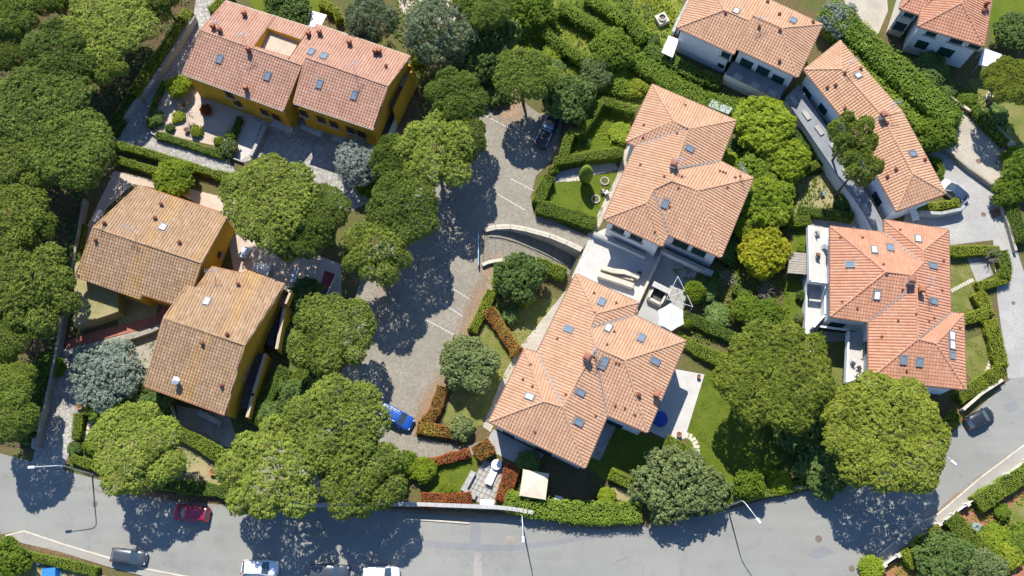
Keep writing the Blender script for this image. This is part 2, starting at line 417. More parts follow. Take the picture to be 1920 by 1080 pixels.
def parent_loc(o):
    l = Vector((0, 0, 0))
    while o is not None:
        l += o.location; o = o.parent
    return l
def tag(o, label=None, cat=None, group=None, kind=None):
    if label: o['label'] = label
    if cat: o['category'] = cat
    if group: o['group'] = group
    if kind: o['kind'] = kind
    return o
def thing(name, label, cat, loc=(0, 0, 0), rz=0.0, group=None, scale=None):
    o = bpy.data.objects.new(name, None)
    o.empty_display_size = 0.3
    o.location = loc; o.rotation_euler = (0, 0, rz)
    if scale: o.scale = scale if isinstance(scale, (tuple, list)) else (scale,) * 3
    COL.objects.link(o)
    return tag(o, label, cat, group)
def solo(mb, name, mats, label, cat, group=None, smooth=False, loc=None):
    """a thing that is one mesh"""
    if loc is None:
        xs = [v[0] for v in mb.v]; ys = [v[1] for v in mb.v]; zs = [v[2] for v in mb.v]
        loc = Vector(((min(xs) + max(xs)) / 2, (min(ys) + max(ys)) / 2, min(zs)))
    return tag(mb.build(name, mats, None, smooth, loc), label, cat, group)
def link(name, me, parent=None, loc=(0, 0, 0)):
    o = bpy.data.objects.new(name, me); COL.objects.link(o); o.location = loc
    if parent: o.parent = parent
    return o
def np_mesh(name, verts, faces, mats, var=None, midx=None, smooth=False):
    me = bpy.data.meshes.new(name)
    nf, k = faces.shape
    me.vertices.add(len(verts)); me.vertices.foreach_set('co', np.ascontiguousarray(verts, dtype=np.float32).ravel())
    me.loops.add(nf * k); me.loops.foreach_set('vertex_index', np.ascontiguousarray(faces, dtype=np.int32).ravel())
    me.polygons.add(nf)
    me.polygons.foreach_set('loop_start', np.arange(0, nf * k, k, dtype=np.int32))
    if midx is not None: me.polygons.foreach_set('material_index', midx.astype(np.int32))
    for mm in ([mats] if isinstance(mats, str) else mats): me.materials.append(M[mm])
    if var is not None:
        a = me.attributes.new('var', 'FLOAT', 'FACE'); a.data.foreach_set('value', var.astype(np.float32))
    me.update(calc_edges=True)
    return me

def pts(s, z=0.0):
    """'x,y x,y' photo pixels -> xy list at height z"""
    return [G2(*map(float, q.split(',')), z) for q in s.split()]
def sheet(name, s, z, mat, holes=(), parent=None, zpix=None):
    """a flat piece of the ground: outline surveyed from pixels, laid at height z"""
    mb = MB(); mb.prism(pts(s, z if zpix is None else zpix), z, z, 0, True, False, [pts(h, z) for h in holes])
    o = mb.build(name, mat)
    return tag(o, kind='structure')

# ---------------------------------------------------------------- houses
def inset(poly, d):
    n = len(poly)
    a = sum(poly[i][0] * poly[(i + 1) % n][1] - poly[(i + 1) % n][0] * poly[i][1] for i in range(n))
    sg = 1 if a > 0 else -1
    out = []
    for i in range(n):
        p0, p1, p2 = Vector(poly[i - 1][:2]), Vector(poly[i][:2]), Vector(poly[(i + 1) % n][:2])
        e1 = (p1 - p0).normalized(); e2 = (p2 - p1).normalized()
        n1 = Vector((-e1.y, e1.x)) * sg; n2 = Vector((-e2.y, e2.x)) * sg
        b = n1 + n2
        q = b / max(0.35, 1 + n1.dot(n2))
        out.append(tuple(p1 + q * d))
    return out
COLW, ROWH = 0.36, 0.40
PROF = [(0.0, 0.0), (0.22, 0.072), (0.45, 0.092), (0.68, 0.068), (0.82, 0.0)]   # barrel and pan
class House: pass
def tile_face(acc, o, u, w, n, loops, z0=0.02):
    """rows of barrel tiles clipped to the outline; o origin on the eave, u along it, w up the slope, n normal"""
    L2 = [[((p - o).dot(u), (p - o).dot(w)) for p in lp] for lp in loops]
    us = [q[0] for lp in L2 for q in lp]; vs = [q[1] for lp in L2 for q in lp]
    c0, c1 = int(math.floor(min(us) / COLW)), int(math.ceil(max(us) / COLW))
    r0 = int(math.floor(min(vs) / ROWH)) - 1; r1 = int(math.ceil(max(vs) / ROWH)) + 1
    V, F, UV = acc
    def spans(uu):
        xs = []
        for lp in L2:
            for i in range(len(lp)):
                (a, va), (b, vb) = lp[i - 1], lp[i]
                if (a <= uu) != (b <= uu):
                    xs.append(va + (vb - va) * (uu - a) / (b - a))
        xs.sort()
        return [(xs[i], xs[i + 1]) for i in range(0, len(xs) - 1, 2)]
    umin, umax = min(us), max(us)
    lines = []
    for c in range(c0, c1 + 1):
        for fu, hh in PROF:
            uu = (c + fu) * COLW
            if uu < umin - COLW * 0.5 or uu > umax + COLW * 0.5: continue
            lines.append((min(max(uu, umin + 1e-3), umax - 1e-3), hh, c))
    prev = None
    for uu, hh, c in lines:
        sp = spans(uu)
        cur = (uu, hh, c, sp)
        if prev and len(sp) == len(prev[3]) and uu - prev[0] > 1e-4:
            for (a0, a1), (b0, b1) in zip(prev[3], sp):
                lo, hi = min(a0, b0), max(a1, b1)
                k0 = int(math.floor(lo / ROWH)); k1 = int(math.floor(hi / ROWH))
                for k in range(k0, k1 + 1):
                    va, vb = k * ROWH, (k + 1) * ROWH
                    A0, A1 = min(max(va, a0), a1), min(max(vb, a0), a1)
                    B0, B1 = min(max(va, b0), b1), min(max(vb, b0), b1)
                    if A1 - A0 < 1e-4 and B1 - B0 < 1e-4: continue
                    def P(q, v, h):
                        lift = 0.042 * (1 - (v - va) / ROWH)      # lower end of each tile rides on the one below
                        return o + u * q + w * v + n * (z0 + h + lift)
                    q4 = [P(prev[0], A0, prev[1]), P(uu, B0, hh), P(uu, B1, hh), P(prev[0], A1, prev[1])]
                    base = len(V); V.extend(q4); F.append((base, base + 1, base + 2, base + 3))
                    cc = prev[2] + 0.5; rr = k + 0.5
                    UV.append((cc, rr))
                    # butt end of the tile
                    base = len(V)
                    V.extend([q4[0], q4[1], q4[1] - n * 0.05, q4[0] - n * 0.05]); F.append((base + 3, base + 2, base + 1, base)); UV.append((cc, rr))
        prev = cur

def make_house(name, label, ez, verts, faces, wallmat, tilemat, slope=0.34, over=0.55, zoom=None, ridges=None, outline=None,
               base=0.0, fixed=None, hole=None, gutter='copper', split_walls=None, group=None):
    """verts: name->(x,y) in the zoom frame; faces: name lists, the first two being the eave.  Ridge heights follow from the pitch."""
    H = House()
    zx, zy, zs = zoom or (0, 0, 1)
    pix = {k: (zx + x / zs, zy + y / zs) for k, (x, y) in verts.items()}
    eave = set()
    for f in faces: eave.update(f[:2])
    if fixed: eave -= set(fixed)
    hz = {k: (ez if k in eave else ez + 2.0) for k in pix}
    extra = fixed or {}
    for k, dz in extra.items():
        if isinstance(dz, (int, float)): hz[k] = ez + dz
    for it in range(6):
        P = {k: G(*pix[k], hz[k]) for k in pix}
        for k in pix:
            if k in eave or k in extra: continue
            ds = []
            for f in faces:
                if k in f[2:]:
                    a, b = P[f[0]], P[f[1]]
                    e = (b - a); e.z = 0; e.normalize()
                    d = P[k] - a
                    ds.append(abs(e.x * d.y - e.y * d.x) * slope + (a.z + b.z) / 2)
            hz[k] = sum(ds) / len(ds)
    P = {k: G(*pix[k], hz[k]) for k in pix}
    if hole:
        f = faces[hole[0]]; nn = (P[f[1]] - P[f[0]]).cross(P[f[2]] - P[f[0]]); oo = Vector((0, 0, CAM_H)); h3 = []
        for (x, y) in hole[1]:
            d = ray(zx + x / zs, zy + y / zs); h3.append(oo + d * ((P[f[0]] - oo).dot(nn) / d.dot(nn)))
        hole = (hole[0], h3); H.hole = h3
    # outline = edges used by only one face
    edges = {}
    for fi, f in enumerate(faces):
        for i in range(len(f)): edges.setdefault(frozenset((f[i], f[(i + 1) % len(f)])), []).append((fi, f[i], f[(i + 1) % len(f)]))
    if outline is None:
        nxt = {}
        for e, l in edges.items():
            if len(l) == 1: nxt[l[0][1]] = l[0][2]
        s = next(iter(nxt)); outline = [s]
        while nxt.get(outline[-1]) not in (s, None) and len(outline) < 60: outline.append(nxt[outline[-1]])
    ol = [P[k] for k in outline]
    wall = inset([(p.x, p.y) for p in ol], over)
    cx = sum(p[0] for p in wall) / len(wall); cy = sum(p[1] for p in wall) / len(wall)
    H.root = root = thing(name, label, 'house', (cx, cy, base), 0, group)
    H.P, H.wall, H.outline, H.wall_top = P, wall, outline, [p.z - 0.02 for p in ol]
    mb = MB(); mb.prism(wall, base, [z for z in H.wall_top], 0, False)
    H.wall_ob = mb.build('wall', wallmat, root)
    # roof deck
    mb = MB()
    for f in faces:
        pl = [P[k] - Vector((0, 0, 0.14)) for k in f]
        hl = []
        if hole and hole[0] == faces.index(f): hl = [[q - Vector((0, 0, 0.14)) for q in hole[1]]]
        loops = [pl] + hl
        flat = [v for l in loops for v in l]
        for t in tessellate_polygon(loops):
            a_, b_, c_ = (flat[i] for i in t)
            if (b_.x - a_.x) * (c_.y - a_.y) - (b_.y - a_.y) * (c_.x - a_.x) < 0: t = t[::-1]
            mb.face([flat[i] for i in t]); mb.face([flat[i] - Vector((0, 0, 0.16)) for i in t[::-1]])
    for i in range(len(ol)):
        a, b = ol[i] - Vector((0, 0, 0.02)), ol[(i + 1) % len(ol)] - Vector((0, 0, 0.02)); dn = Vector((0, 0, 0.28))
        mb.face([a - dn, b - dn, b, a])
    H.roof = mb.build('roof', wallmat if wallmat != 'yellow' else 'stone', root)
    # tiles
    H.planes = []
    acc = ([], [], [])
    for fi, f in enumerate(faces):
        a, b = P[f[0]], P[f[1]]
        u = (b - a); u.z = 0; u.normalize()
        cen = sum((P[k] for k in f), Vector()) / len(f)
        w0 = Vector((-u.y, u.x, 0))
        if (cen - a).dot(w0) < 0: w0 = -w0
        num = den = 0
        for k in f[2:]:
            d = (P[k] - a).dot(w0); num += (P[k].z - a.z) * d; den += d * d
        w = (w0 + Vector((0, 0, num / max(den, 1e-6)))).normalized()
        n = u.cross(w)
        if n.z < 0: n = -n
        loops = [[P[k] for k in f]]
        if hole and hole[0] == fi: loops.append(hole[1])
        H.planes.append((a, u, w, n, loops))
        tile_face(acc, a, u, w, n, loops)
    o = Vector(root.location)
    Vv = np.array([tuple(p) for p in acc[0]]) - np.array(tuple(o)); Ff = np.array(acc[1])
    me = np_mesh('roof_tiles', Vv, Ff, tilemat)
    uvl = me.uv_layers.new(name='tile')
    uvl.data.foreach_set('uv', np.repeat(np.array(acc[2], dtype=np.float32), 4, axis=0).ravel())
    t = link('roof_tiles', me, H.roof); tag(t, kind='stuff')
    # ridge and hip caps, valley flashing
    mb = MB(); vf = MB()
    for e, l in edges.items():
        ks = list(e)
        A, B = P[ks[0]], P[ks[1]]
        if len(l) == 2:
            a0, _, _, n0, _ = H.planes[l[0][0]]
            o1 = sum((P[k] for k in faces[l[1][0]]), Vector()) / len(faces[l[1][0]])
            if (o1 - A).dot(n0) < 0:
                L = (B - A).length; k = max(1, int(L / 0.42)); d = (B - A) / k
                if d.z < 0: A, B, d = B, A, -d
                for i in range(k):
                    p = A + d * i + Vector((0, 0, 0.06))
                    mb.tube([p, p + d * 1.08], [0.155, 0.125], 6)
            else:
                d = (B - A).normalized(); sd = d.cross(Vector((0, 0, 1))).normalized() * 0.13; up = Vector((0, 0, 0.13))
                vf.face([A - sd + up, B - sd + up, B + sd + up, A + sd + up])
        elif abs(A.z - B.z) > 0.5:                      # verge
            L = (B - A).length; k = max(1, int(L / 0.42)); d = (B - A) / k
            if d.z < 0: A, B, d = B, A, -d
            for i in range(k):
                p = A + d * i + Vector((0, 0, 0.05)); mb.tube([p, p + d * 1.08], [0.12, 0.10], 6)
    if mb.f:
        rt = mb.build('ridge_tiles', tilemat, H.roof)
        uvl = rt.data.uv_layers.new(name='tile')
        arr = np.repeat(np.arange(len(rt.data.loops)) // 28, 2).astype(np.float32) + 0.5
        uvl.data.foreach_set('uv', arr)
        tag(rt, kind='stuff')
    if vf.f: vf.build('valley_flashing', 'lead', H.roof)
    # gutters
    for f in faces:
        a, b = P[f[0]], P[f[1]]
        if f[0] in outline and abs(a.z - b.z) < 0.3:
            mb = MB()
            c = sum((P[k] for k in f), Vector()) / len(f); e = (b - a).normalized(); out = Vector((-e.y, e.x, 0))
            if (c - a).dot(out) > 0: out = -out
            mb.tube([a + out * 0.09 - Vector((0, 0, 0.02)), b + out * 0.09 - Vector((0, 0, 0.02))], 0.085, 6)
            mb.build('gutter', gutter, root)
    return H
def on_roof(H, px, py):
    d = ray(px, py); o = Vector((0, 0, CAM_H)); best = None
    for (a, u, w, n, loops) in H.planes:
        q = d.dot(n)
        if abs(q) < 1e-6: continue
        t = (a - o).dot(n) / q; p = o + d * t
        x, y = (p - a).dot(u), (p - a).dot(w); ins = False
        lp = [((k - a).dot(u), (k - a).dot(w)) for k in loops[0]]
        for i in range(len(lp)):
            (x0, y0), (x1, y1) = lp[i - 1], lp[i]
            if (y0 > y) != (y1 > y) and x < (x1 - x0) * (y - y0) / (y1 - y0) + x0: ins = not ins
        if ins: return p, u, w, n
    return None
def skylights(H, spots, w=0.66, h=0.98, glass='skyglass'):
    for si_, (px, py) in enumerate(spots):
        r = on_roof(H, px, py)
        if not r: print('skylight off roof', H.root.name, px, py); continue
        p, u, wv, n = r
        fr = MB()
        for s in (-1, 1):
            fr.box(p + u * s * w / 2 + n * 0.16, (0.10, h, 0.2), u, n)
            fr.box(p + wv * s * h / 2 + n * 0.17, (w + 0.1, 0.10, 0.2), u, n)
        f = fr.build('skylight', 'lead', H.root)
        fl = MB(); fl.box(p + n * 0.11, (w + 0.36, h + 0.4, 0.03), u, n); fl.build('flashing', 'lead', f)
        g = MB(); g.box(p + n * 0.2, (w - 0.08, h - 0.08, 0.03), u, n); g.build('pane', 'solar' if (glass == 'skyglass' and int(px * 3 + py) % 5 == 0) else glass, f)
def chimneys(H, spots):
    """(px, py, width, height, kind)"""
    for px, py, s, h, kind in spots:
        r = on_roof(H, px, py)
        if not r: print('chimney off roof', H.root.name, px, py); continue
        p, u, w, n = r
        mb = MB()
        if kind == 'brick':
            mb.box(p + Vector((0, 0, h / 2 - 0.3)), (s, s * 0.8, h + 0.6), u)
            c = mb.build('chimney', 'chimney_clay', H.root)
            cp = MB(); cp.box(p + Vector((0, 0, h + 0.06)), (s * 1.3, s * 1.1, 0.1), u)
            for q in (-1, 1): cp.box(p + Vector((0, 0, h + 0.2)) + u * q * s * 0.45, (0.1, s * 0.8, 0.22), u)
            cp.box(p + Vector((0, 0, h + 0.36)), (s * 1.25, s * 1.1, 0.1), u, taper=0.75); cp.build('chimney_cap', 'clay', c)
        elif kind == 'white':
            mb.box(p + Vector((0, 0, h / 2 - 0.3)), (s, s, h + 0.6), u)
            c = mb.build('chimney', 'cream', H.root)
            cp = MB(); cp.box(p + Vector((0, 0, h + 0.06)), (s * 1.3, s * 1.3, 0.1), u)
            for a in (-1, 1):
                for q in (-1, 1): cp.box(p + Vector((0, 0, h + 0.2)) + u * q * s * 0.4 + Vector((-u.y, u.x, 0)) * a * s * 0.4, (0.12, 0.12, 0.24), u)
            cp.box(p + Vector((0, 0, h + 0.38)), (s * 1.2, s * 1.2, 0.12), u, taper=0.6); cp.build('chimney_cap', 'redstone', c)
        elif kind == 'pot':
            mb.lathe(p - Vector((0, 0, 0.1)), [(s * 0.5, 0), (s * 0.5, h * 0.6), (s * 0.75, h * 0.62), (s * 0.75, h * 0.8), (s * 0.3, h)], 8)
            mb.build('roof_vent', 'chimney_clay', H.root)
        elif kind == 'pipe':
            mb.tube([p - Vector((0, 0, 0.1)), p + Vector((0, 0, h))], s / 2, 6); mb.lathe(p + Vector((0, 0, h)), [(s, 0), (0.02, 0.18)], 6)
            mb.build('vent_pipe', 'metal', H.root)
        elif kind == 'tile':
            mb.box(p + n * 0.18, (s, s * 1.2, 0.22), u, (n + w * 0.25), taper=0.7); mb.build('vent_tile', 'chimney_clay', H.root)
def antenna(H, px, py, h=2.2):
    r = on_roof(H, px, py)
    if not r: print('antenna off', px, py); return
    p = r[0]; mb = MB(); a = random.uniform(0, 3)
    mb.tube([p - Vector((0, 0, 0.2)), p + Vector((0, 0, h))], 0.035, 5)
    d = Vector((math.cos(a), math.sin(a), 0)); e = Vector((-d.y, d.x, 0)); t = p + Vector((0, 0, h - 0.1))
    mb.tube([t - d * 0.7, t + d * 0.9], 0.025, 4)
    for q in range(7): c = t + d * (-0.6 + 0.23 * q); mb.tube([c - e * 0.35, c + e * 0.35], 0.018, 4)
    mb.build('aerial', 'metal', H.root)
def wall_hit(H, i, px, py):
    """point of wall i seen at a pixel"""
    a = Vector((*H.wall[i], 0)); b = Vector((*H.wall[(i + 1) % len(H.wall)], 0))
    e = (b - a).normalized(); n = Vector((e.y, -e.x, 0))
    c = H.root.location
    if (Vector((c.x, c.y, 0)) - a).dot(n) > 0: n = -n
    d = ray(px, py); o = Vector((0, 0, CAM_H))
    t = (a - o).dot(n) / d.dot(n); p = o + d * t
    return p, e, n
def windows(H, specs, shut='shutter', frame='white', name='window'):
    """(wall edge, px, py, width, height): frame, shutters or pane"""
    for (i, px, py, w, h, *rest) in specs:
        p, e, n = wall_hit(H, i, px, py)
        p.z = max(p.z, h / 2 + 0.05)
        up = Vector((0, 0, 1))
        fr = MB(); fr.box(p + n * 0.02, (w + 0.28, h + 0.28, 0.10), e, n)
        f = fr.build(rest[0] if rest else name, frame, H.root)
        pn = MB(); pn.box(p + n * 0.085, (w, h, 0.04), e, n); pn.build('pane', 'glass', f)
        sh = MB()
        for s in (-1, 1):
            sh.box(p + n * 0.12 + e * s * (w / 4 + 0.005), (w / 2 - 0.03, h, 0.05), e, n)
            for k in range(int(h / 0.14)):
                sh.box(p + n * 0.15 + e * s * w / 4 + up * (-h / 2 + 0.1 + 0.14 * k), (w / 2 - 0.14, 0.05, 0.03), e, n)
        sh.build('shutter', shut, f)
        si = MB(); si.box(p + n * 0.12 - up * (h / 2 + 0.2), (w + 0.5, 0.08, 0.28), e, n); si.build('sill', 'stone', f)

# ---------------------------------------------------------------- plants
def unit(a): return a / np.maximum(np.linalg.norm(a, axis=1, keepdims=True), 1e-9)
def blades(p, n, k, length, width, spread, g=rng):
    """k small leaf faces at every point p, turned outward along n more or less"""
    N = len(p)
    p = np.repeat(p, k, axis=0); n = np.repeat(n, k, axis=0)
    m = unit(n + np.array([0, 0, 0.35]) + 0.75 * spread * unit(g.normal(size=p.shape)))          # leaf normal
    d = unit(np.cross(m, g.normal(size=p.shape)))
    s = np.cross(m, d)
    L = (length * g.uniform(0.6, 1.25, (len(p), 1))); W = width * g.uniform(0.7, 1.2, (len(p), 1))
    p = p - d * L * 0.5 + m * L * 0.25 * g.uniform(-1, 1, (len(p), 1))
    v = np.stack([p, p + d * L * 0.5 + s * W, p + d * L, p + d * L * 0.5 - s * W], axis=1).reshape(-1, 3)
    f = np.arange(len(v)).reshape(-1, 4)
    clump = np.repeat(g.uniform(0, 1, N), k)
    return v, f, np.clip(0.6 * clump + 0.4 * g.uniform(0, 1, len(p)), 0, 1)
def dome_points(N, g):
    """even points on a unit upper cap reaching a little below the equator"""
    i = np.arange(N) + 0.5
    z = 1 - i / N * 1.25
    ph = i * 2.399963 + g.uniform(0, 6)
    r = np.sqrt(np.maximum(0, 1 - z * z))
    return np.stack([r * np.cos(ph), r * np.sin(ph), z], axis=1)
def crown_lobes(R_, H_, nl, g, flat, spreadz=0.25):
    """overlapping domes of a crown of radius R_, height H_ (base at z=0): an uneven umbrella of billows"""
    L = []
    ecc = g.uniform(0.86, 1.0); ea = g.uniform(0, 3.14)
    n1 = nl + 2; n2 = max(3, nl // 2)
    def put(rr, a, lr, up):
        x, y = rr * math.cos(a), rr * math.sin(a)
        u, v = x * math.cos(ea) + y * math.sin(ea), -x * math.sin(ea) + y * math.cos(ea)
        v *= ecc
        x, y = u * math.cos(ea) - v * math.sin(ea), u * math.sin(ea) + v * math.cos(ea)
        t = min(1, rr / R_)
        top = H_ * (0.5 + 0.5 * math.sqrt(max(0, 1 - t * t))) * g.uniform(1 - spreadz * 0.6, 1.0)
        lh = min(top * 0.9, H_ * flat * up)
        L.append((x, y, top - lh, lr, lh))
    put(R_ * g.uniform(0, .12), g.uniform(0, 6), R_ * 0.5, 0.45)
    for i in range(n2):
        put(R_ * g.uniform(0.30, 0.48), 2 * math.pi * (i + g.uniform(-.3, .3)) / n2, R_ * g.uniform(0.34, 0.45), 0.42)
    for i in range(n1):
        lr = R_ * g.uniform(0.20, 0.38)
        put(R_ * g.uniform(0.82, 1.08) - lr * 0.85, 2 * math.pi * (i + g.uniform(-.35, .35)) / n1, lr, g.uniform(0.28, 0.45))
    return L
def crown_mesh(name, mat, R_=5.5, H_=4.0, nl=8, clump=0.5, per=24, k=4, leaf=(0.34, 0.075), flat=1.0, seed=1, density=1.0, spread=0.9, spreadz=0.25, fill=0.25, gap=0.10, loose=0.06):
    g = np.random.default_rng(seed)
    lobes = crown_lobes(R_, H_, nl, g, flat, spreadz)
    C, Nn = [], []
    for (x, y, z, r, h) in lobes:
        area = 2 * math.pi * r * (r * 0.5 + h * 0.5)
        m = int(area / (clump * 0.80) ** 2 * density)
        q = dome_points(m, g) + g.normal(size=(m, 3)) * 0.03
        rad = 1 + 0.07 * np.sin(q[:, :1] * 9 + seed) * np.cos(q[:, 1:2] * 8) + g.uniform(-1.2 * loose, loose, (m, 1))
        P = q * rad * np.array([r, r, h]) + np.array([x, y, z])
        keep = np.ones(m, bool)
        for (x2, y2, z2, r2, h2) in lobes:
            if (x2, y2) == (x, y): continue
            dd = ((P[:, 0] - x2) / r2) ** 2 + ((P[:, 1] - y2) / r2) ** 2 + ((P[:, 2] - z2) / h2) ** 2
            keep &= ~((dd < 0.80) & (P[:, 2] > z2 - 0.3 * h2))
        n = unit(q / np.array([r, r, h]))
        C.append(P[keep]); Nn.append(n[keep])
    C = np.concatenate(C); Nn = np.concatenate(Nn)
    keep = g.uniform(0, 1, len(C)) > gap
    C, Nn = C[keep], Nn[keep]
    # clumps: each a small dome of tufts
    cs = clump * g.uniform(0.7, 1.25, (len(C), 1))
    pts_ = np.repeat(C, per, axis=0)
    d = unit(g.normal(size=pts_.shape) + np.repeat(Nn, per, axis=0) * 0.9 + np.array([0, 0, 0.35]))
    pp = pts_ + d * np.repeat(cs, per, axis=0) * g.uniform(0.55, 1.0, (len(pts_), 1)) * np.array([1, 1, 0.8])
    v, f, var = blades(pp, d, k, leaf[0], leaf[1], spread, g)
    cl = np.repeat(np.repeat(g.uniform(0, 1, len(C)), per), k)
    var = 0.5 * var + 0.5 * cl
    # sparse inner leaves so that gaps read dark and deep
    nf = int(len(C) * fill * 8)
    if nf:
        j = g.integers(0, len(C), nf)
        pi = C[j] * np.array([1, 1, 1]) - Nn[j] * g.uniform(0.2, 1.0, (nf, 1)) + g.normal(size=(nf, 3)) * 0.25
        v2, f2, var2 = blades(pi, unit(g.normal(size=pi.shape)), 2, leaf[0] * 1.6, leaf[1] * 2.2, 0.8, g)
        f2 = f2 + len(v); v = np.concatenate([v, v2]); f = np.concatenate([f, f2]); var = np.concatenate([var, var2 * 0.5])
    return np_mesh(name, v, f, mat, var), lobes
def trunk_mesh(name, base_h, lobes, r0, mat, lean=(0, 0), bush=False, top=0.5):
    mb = MB(); g = random.Random(len(lobes) * 7 + int(base_h * 10))
    fork = Vector((lean[0] * 0.7, lean[1] * 0.7, base_h * 0.72))
    mb.tube([(0, 0, -0.2), (lean[0] * 0.25, lean[1] * 0.25, base_h * 0.3), fork, (lean[0], lean[1], base_h)], [r0 * 1.25, r0, r0 * 0.8, r0 * 0.6], 8)
    for (x, y, z, r, h) in lobes[1::2]:
        e = Vector((x, y, base_h + z + h * 0.25))
        mid = fork.lerp(e, 0.5) + Vector((g.uniform(-.3, .3), g.uniform(-.3, .3), 0.2))
        mb.tube([fork, mid, e], [r0 * 0.45, r0 * 0.3, r0 * 0.1], 5)
        for q in range(2):
            t = e + Vector((g.uniform(-1, 1), g.uniform(-1, 1), g.uniform(-0.1, 0.5))) * r * 0.6
            mb.tube([mid.lerp(e, 0.4), t], [r0 * 0.18, r0 * 0.05], 4)
    return mb.build('trunk_tmp', mat)
VARIANTS = {}
def make_variant(key, base_h, r0, bark, **kw):
    me, lobes = crown_mesh('crown_' + key, **kw)
    t = trunk_mesh('trunk', base_h, lobes, r0, bark)
    tm = t.data; bpy.data.objects.remove(t)
    VARIANTS[key] = (me, tm, base_h, kw.get('R_', 5.5), kw.get('H_', 4.0))
N_TREE = [0]
def tree(name, label, cat, key, px, py, rpx, top=None, group=None, stretch=(1, 1), rz=None, sz=None):
    """a tree whose crown centre is seen at px,py with radius rpx in the photo, standing at its real distance and size"""
    me, tm, bh, R0, H0 = VARIANTS[key]
    s = rpx / SC / R0
    zs = s if top is None else top / (bh + H0)
    zc = (bh + H0 * 0.45) * zs
    for _ in range(3):                                    # true scale at that distance
        p = G(px, py, zc); dist = (p - Vector((0, 0, CAM_H))).length * 0.985
        s = rpx * dist / FPX / R0
        if top is None: zs = s
        zc = (bh + H0 * 0.45) * zs
    N_TREE[0] += 1
    o = thing(name, label, cat, (p.x, p.y, 0), rz if rz is not None else N_TREE[0] * 2.1, group, (s * stretch[0], s * stretch[1], zs))
    link('trunk', tm, o)
    c = link('crown', me, o, (0, 0, bh))
    return o
PN = dict(clump=0.36, per=16, k=4, leaf=(0.21, 0.062), spread=1.05, flat=0.8, fill=0.06, gap=0.15, loose=0.10)
make_variant('pine1', 6.4, 0.30, 'bark', mat='pine', R_=6.0, H_=4.4, nl=9, seed=1, **PN)
make_variant('pine2', 6.4, 0.30, 'bark', mat='pine', R_=6.0, H_=4.0, nl=7, seed=2, **PN)
make_variant('pine3', 6.0, 0.28, 'bark', mat='pine_dark', R_=6.0, H_=4.4, nl=10, seed=3, **PN)
make_variant('pine4', 6.4, 0.30, 'bark', mat='pine_yellow', R_=6.4, H_=4.2, nl=12, seed=4, **PN)
make_variant('pine6', 6.2, 0.28, 'bark', mat='pine', R_=6.0, H_=4.6, nl=6, seed=31, **{**PN, 'gap': 0.2, 'loose': 0.14})
make_variant('pine7', 6.2, 0.28, 'bark', mat='pine_dark', R_=6.0, H_=3.8, nl=13, seed=32, **PN)
make_variant('pine5', 6.0, 0.25, 'bark', mat='pine', R_=4.4, H_=3.6, nl=5, seed=5, **PN)
BL = dict(clump=0.32, per=14, k=3, leaf=(0.22, 0.075), spread=1.05, flat=0.9, gap=0.28, loose=0.18)
make_variant('cedar', 3.0, 0.25, 'bark', mat='cedar', R_=5.0, H_=6.0, nl=11, seed=8, clump=0.5, per=16, k=3, leaf=(0.35, 0.06), spread=1.0, flat=0.8, spreadz=0.5, density=0.8, gap=0.3, loose=0.18)
make_variant('olive', 1.6, 0.2, 'palebark', mat='olive', R_=3.6, H_=3.4, nl=8, seed=9, spreadz=0.4, **{**BL, 'leaf': (0.26, 0.045), 'density': 0.8, 'gap': 0.35, 'loose': 0.2})
make_variant('silver', 1.8, 0.16, 'palebark', mat='silver', R_=3.0, H_=3.4, nl=8, seed=10, spreadz=0.5, **{**BL, 'leaf': (0.30, 0.035), 'density': 0.8, 'per': 14, 'gap': 0.35, 'loose': 0.22})
make_variant('grey', 1.4, 0.18, 'bark', mat='grey_green', R_=3.6, H_=3.4, nl=9, seed=12, spreadz=0.4, **BL)
make_variant('grey_loose', 1.4, 0.18, 'bark', mat='grey_green', R_=3.6, H_=3.4, nl=9, seed=33, spreadz=0.5, **{**BL, 'gap': 0.38, 'loose': 0.24})
make_variant('dark', 1.2, 0.18, 'bark', mat='broad_dark', R_=3.2, H_=3.4, nl=8, seed=13, spreadz=0.35, **BL)
make_variant('green', 1.3, 0.15, 'bark', mat='broad', R_=3.0, H_=3.0, nl=8, seed=14, spreadz=0.4, **BL)
make_variant('bright', 1.5, 0.15, 'bark', mat='bright', R_=3.2, H_=3.6, nl=9, seed=15, spreadz=0.5, **{**BL, 'leaf': (0.32, 0.06)})
make_variant('gold', 1.4, 0.15, 'bark', mat='yellow_leaf', R_=3.0, H_=3.2, nl=8, seed=16, spreadz=0.5, **{**BL, 'leaf': (0.3, 0.055), 'density': 0.85})
SH = dict(clump=0.22, per=16, k=3, leaf=(0.17, 0.055), spread=1.1, flat=0.95)
make_variant('shrub', 0.15, 0.05, 'bark', mat='broad', R_=1.2, H_=1.2, nl=5, seed=21, **SH)
make_variant('shrub_dark', 0.15, 0.05, 'bark', mat='broad_dark', R_=1.2, H_=1.2, nl=5, seed=22, **SH)
make_variant('shrub_bright', 0.15, 0.05, 'bark', mat='bright', R_=1.2, H_=1.2, nl=6, seed=23, **SH)
make_variant('shrub_red', 0.15, 0.05, 'bark', mat='photinia', R_=1.2, H_=1.2, nl=5, seed=24, **SH)
make_variant('shrub_mixed', 0.15, 0.05, 'bark', mat='photinia_mixed', R_=1.2, H_=1.2, nl=5, seed=25, **SH)
make_variant('shrub_grey', 0.15, 0.05, 'bark', mat='grey_green', R_=1.2, H_=1.2, nl=5, seed=26, **SH)
make_variant('shrub_gold', 0.15, 0.05, 'bark', mat='hedge_gold', R_=1.2, H_=1.2, nl=5, seed=27, **SH)

